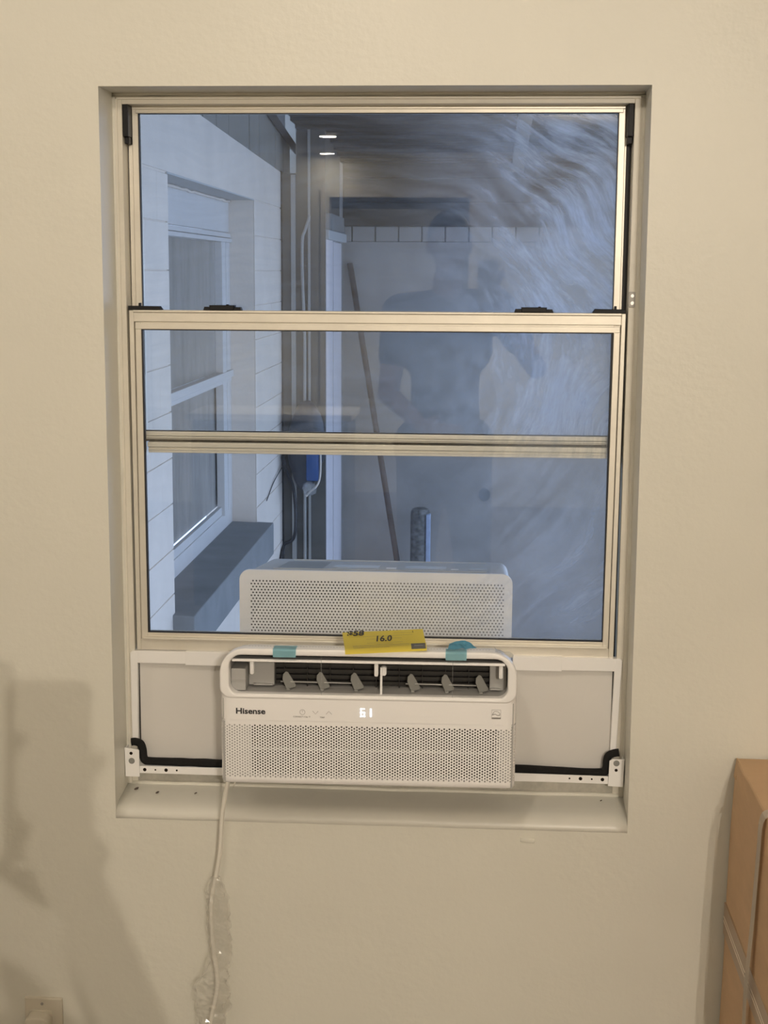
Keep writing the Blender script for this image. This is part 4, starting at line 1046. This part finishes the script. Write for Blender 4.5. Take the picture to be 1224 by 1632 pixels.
def remeshed(name, bm, m, vox, parent=None, it=3):
    o = link(name, bm, m)
    md = o.modifiers.new('r', 'REMESH'); md.mode = 'VOXEL'; md.voxel_size = vox; md.use_smooth_shade = True
    sm = o.modifiers.new('s', 'SMOOTH'); sm.iterations = it; sm.factor = 0.5
    dg = bpy.context.evaluated_depsgraph_get(); me = bpy.data.meshes.new_from_object(o.evaluated_get(dg))
    o.modifiers.clear(); old = o.data; o.data = me; bpy.data.meshes.remove(old); me.name = name
    if parent is not None: o.parent = parent; o.matrix_parent_inverse = Matrix.Translation(-parent.location)
    return o
person = empty('person', (0.06, -2.95, 0.0), 'person in a dark t-shirt holding up a phone, reflected in the window glass', 'person')
hd = Vector((0.060, -2.92, 1.745))
shL, shR = Vector((-0.125, -2.90, 1.49)), Vector((0.250, -2.99, 1.51))
elL, wrL = Vector((-0.165, -2.84, 1.18)), Vector((-0.02, -2.64, 1.075))
elR, wrR = Vector((0.400, -2.86, 1.285)), Vector((0.262, -2.70, 1.505))
hipL, hipR = Vector((-0.035, -2.98, 0.97)), Vector((0.135, -3.01, 0.97))
knL, anL = Vector((-0.055, -2.96, 0.53)), Vector((-0.07, -3.00, 0.09))
knR, anR = Vector((0.165, -3.00, 0.53)), Vector((0.18, -3.05, 0.09))
bm = bmesh.new()
# trunk
capsule(bm, (0.05, -2.99, 1.00), 0.125, (0.05, -2.98, 1.20), 0.118); capsule(bm, (0.0, -2.95, 1.36), 0.125, (0.095, -2.98, 1.36), 0.125); capsule(bm, (0.05, -2.98, 1.2), 0.12, (0.05, -2.965, 1.36), 0.13)
capsule(bm, (0.05, -2.95, 1.45), 0.07, (0.055, -2.935, 1.62), 0.056)
capsule(bm, shL, 0.062, (0.05, -2.95, 1.50), 0.07); capsule(bm, shR, 0.062, (0.05, -2.95, 1.50), 0.07)
for s_, e_, w_ in ((shL, elL, wrL), (shR, elR, wrR)):
    capsule(bm, s_, 0.056, e_, 0.041); capsule(bm, e_, 0.042, w_, 0.027)
for h, k_, a_ in ((hipL, knL, anL), (hipR, knR, anR)):
    capsule(bm, h, 0.092, k_, 0.060); capsule(bm, k_, 0.062, a_, 0.038)
    capsule(bm, a_-Vector((0, 0.02, 0.035)), 0.042, a_+Vector((0.0, 0.15, -0.045)), 0.034)
# head
ellip(bm, hd+Vector((0, 0, 0.018)), (0.076, 0.094, 0.108)); ellip(bm, hd+Vector((0, 0.022, -0.065)), (0.054, 0.062, 0.060))
capsule(bm, hd+Vector((0, 0.088, 0.012)), 0.009, hd+Vector((0, 0.106, -0.022)), 0.014); capsule(bm, hd+Vector((-0.035, 0.080, 0.030)), 0.010, hd+Vector((0.035, 0.080, 0.030)), 0.010)
capsule(bm, hd+Vector((-0.02, 0.084, -0.060)), 0.008, hd+Vector((0.02, 0.084, -0.060)), 0.008); ellip(bm, hd+Vector((0, 0.075, -0.098)), (0.022, 0.018, 0.018))
for s in (-1, 1): ellip(bm, hd+Vector((s*0.080, -0.005, -0.002)), (0.010, 0.020, 0.032))
# hands: palm, four fingers, thumb
def hand(wr, dirn, side, curl, thumbdir, fl=(0.068, 0.076, 0.072, 0.058)):
    d = dirn.normalized(); s = side.normalized(); nrm = d.cross(s).normalized()
    pc = wr+d*0.045
    capsule(bm, wr, 0.024, pc, 0.022); capsule(bm, pc-s*0.026, 0.016, pc+s*0.026, 0.016); capsule(bm, pc+d*0.035-s*0.028, 0.013, pc+d*0.035+s*0.028, 0.013); capsule(bm, pc-s*0.012, 0.019, pc+d*0.03-s*0.012, 0.016); capsule(bm, pc+s*0.014, 0.019, pc+d*0.03+s*0.014, 0.016)
    for i, l in enumerate(fl):
        b0 = pc+d*0.040+s*(0.029-0.0195*i); dd = d.copy(); p = b0
        for j, (f_, r_) in enumerate(((0.45, 0.0088), (0.32, 0.0080), (0.23, 0.0072))):
            dd = (dd*math.cos(curl)+nrm*math.sin(curl)).normalized(); nrm2 = nrm
            q = p+dd*l*f_; capsule(bm, p, r_, q, r_-0.0006, 8); p = q
    t0 = wr+d*0.02+s*0.022; t1 = t0+(s*0.6+d*0.7+thumbdir).normalized()*0.036; t2_ = t1+(s*0.1+d*0.9+thumbdir*1.2).normalized()*0.030
    capsule(bm, t0, 0.013, t1, 0.0105, 8); capsule(bm, t1, 0.0105, t2_, 0.009, 8)
hand(wrL, Vector((0.8, 0.45, -0.15)), Vector((0.1, 0.2, 1)), 0.35, Vector((0.0, 0.3, 0.2)))
hand(wrR, Vector((-0.28, 0.10, 0.9)), Vector((-0.4, -0.9, -0.05)), 0.55, Vector((-0.8, -0.1, 0.2)))
body = remeshed('body', bm, 'skin', 0.0065, person, 2)
for s in (-1, 1):
    bm = bmesh.new(); ellip(bm, hd+Vector((s*0.031, 0.0865, 0.012)), (0.011, 0.008, 0.007)); o = link('eye', bm, 'white', body, True)
# hair
T = bmesh.new(); bmesh.ops.create_uvsphere(T, u_segments=28, v_segments=20, radius=1)
for v in list(T.verts):
    if v.co.z < -0.25+0.55*max(0, v.co.y+0.2): T.verts.remove(v)
for v in T.verts: v.co = hd+Vector((v.co.x*0.088, v.co.y*0.103-0.004, v.co.z*0.116+0.020))+noise.noise_vector(v.co*3)*0.004
bm = bmesh.new(); merge(bm, T); bmesh.ops.solidify(bm, geom=bm.faces[:], thickness=0.01)
o = link('hair', bm, 'hair', person, True); o.matrix_parent_inverse = Matrix.Translation(-person.location)
# clothes
bm = bmesh.new()
capsule(bm, (0.05, -2.99, 0.97), 0.142, (0.05, -2.98, 1.20), 0.135); capsule(bm, (-0.005, -2.95, 1.36), 0.137, (0.10, -2.98, 1.36), 0.137); capsule(bm, (0.05, -2.98, 1.2), 0.135, (0.05, -2.965, 1.37), 0.145)
capsule(bm, shL, 0.074, (0.05, -2.95, 1.50), 0.082); capsule(bm, shR, 0.074, (0.05, -2.95, 1.50), 0.082)
capsule(bm, shL, 0.072, shL.lerp(elL, 0.55), 0.060); capsule(bm, shR, 0.072, shR.lerp(elR, 0.55), 0.060)
remeshed('shirt', bm, 'shirt', 0.011, person)
bm = bmesh.new(); capsule(bm, hipL+Vector((0, 0, 0.0)), 0.118, hipR, 0.118)
for h, k_, a_ in ((hipL, knL, anL), (hipR, knR, anR)): capsule(bm, h, 0.108, k_, 0.078); capsule(bm, k_, 0.078, a_, 0.062)
remeshed('trousers', bm, 'trousers', 0.013, person)
for a_ in (anL, anR):
    bm = bmesh.new(); capsule(bm, a_-Vector((0, 0.025, 0.045)), 0.048, a_+Vector((0, 0.16, -0.052)), 0.040); box(bm, a_.x-0.05, a_.x+0.05, a_.y-0.07, a_.y+0.20, 0.0, 0.02, 0.008)
    o = remeshed('shoe', bm, 'shoe', 0.008, person)
# phone in the raised hand, lens at the camera's own place
bm = bmesh.new(); T = bmesh.new(); prism(T, rrect(-0.037, 0.037, -0.118, 0.038, 0.009, 5), 0.006, 0.014, 0.002); prism(T, rrect(-0.034, 0.034, -0.004, 0.030, 0.006, 4), 0.0045, 0.006, 0.0004)
R = Matrix.LocRotScale(Vector((0.19718, -2.6154, 1.64733)), Euler((_p, 0, -_y)), None)
for v in T.verts: v.co = Vector((v.co.x+0.012, -v.co.y-0.002, v.co.z))
merge(bm, T, 0, R); bmesh.ops.recalc_face_normals(bm, faces=bm.faces[:])
tag(link('phone', bm, 'phone'), 'pale phone held up in the raised hand of the person', 'phone')
# dark low cabinet mirrored at the left of the glass
ce = empty('low_cabinet', (-0.75, -4.1, 0), 'dark low cabinet behind the person, mirrored faintly in the left glass', 'cabinet')
def kp(name, bm, m):
    o = link(name, bm, m, ce); o.matrix_parent_inverse = Matrix.Translation(-ce.location); return o
kp('cabinet_body', B(-1.15, -0.42, -4.35, -3.95, 0.08, 0.96, 0.004), 'furn'); kp('cabinet_top', B(-1.17, -0.40, -4.37, -3.93, 0.96, 0.99, 0.004), 'reveal')
for x0 in (-1.14, -0.78): kp('cabinet_door', B(x0, x0+0.35, -3.95, -3.932, 0.10, 0.94, 0.003), 'furn')
kp('plinth', B(-1.12, -0.45, -4.32, -3.98, 0, 0.08), 'furn')
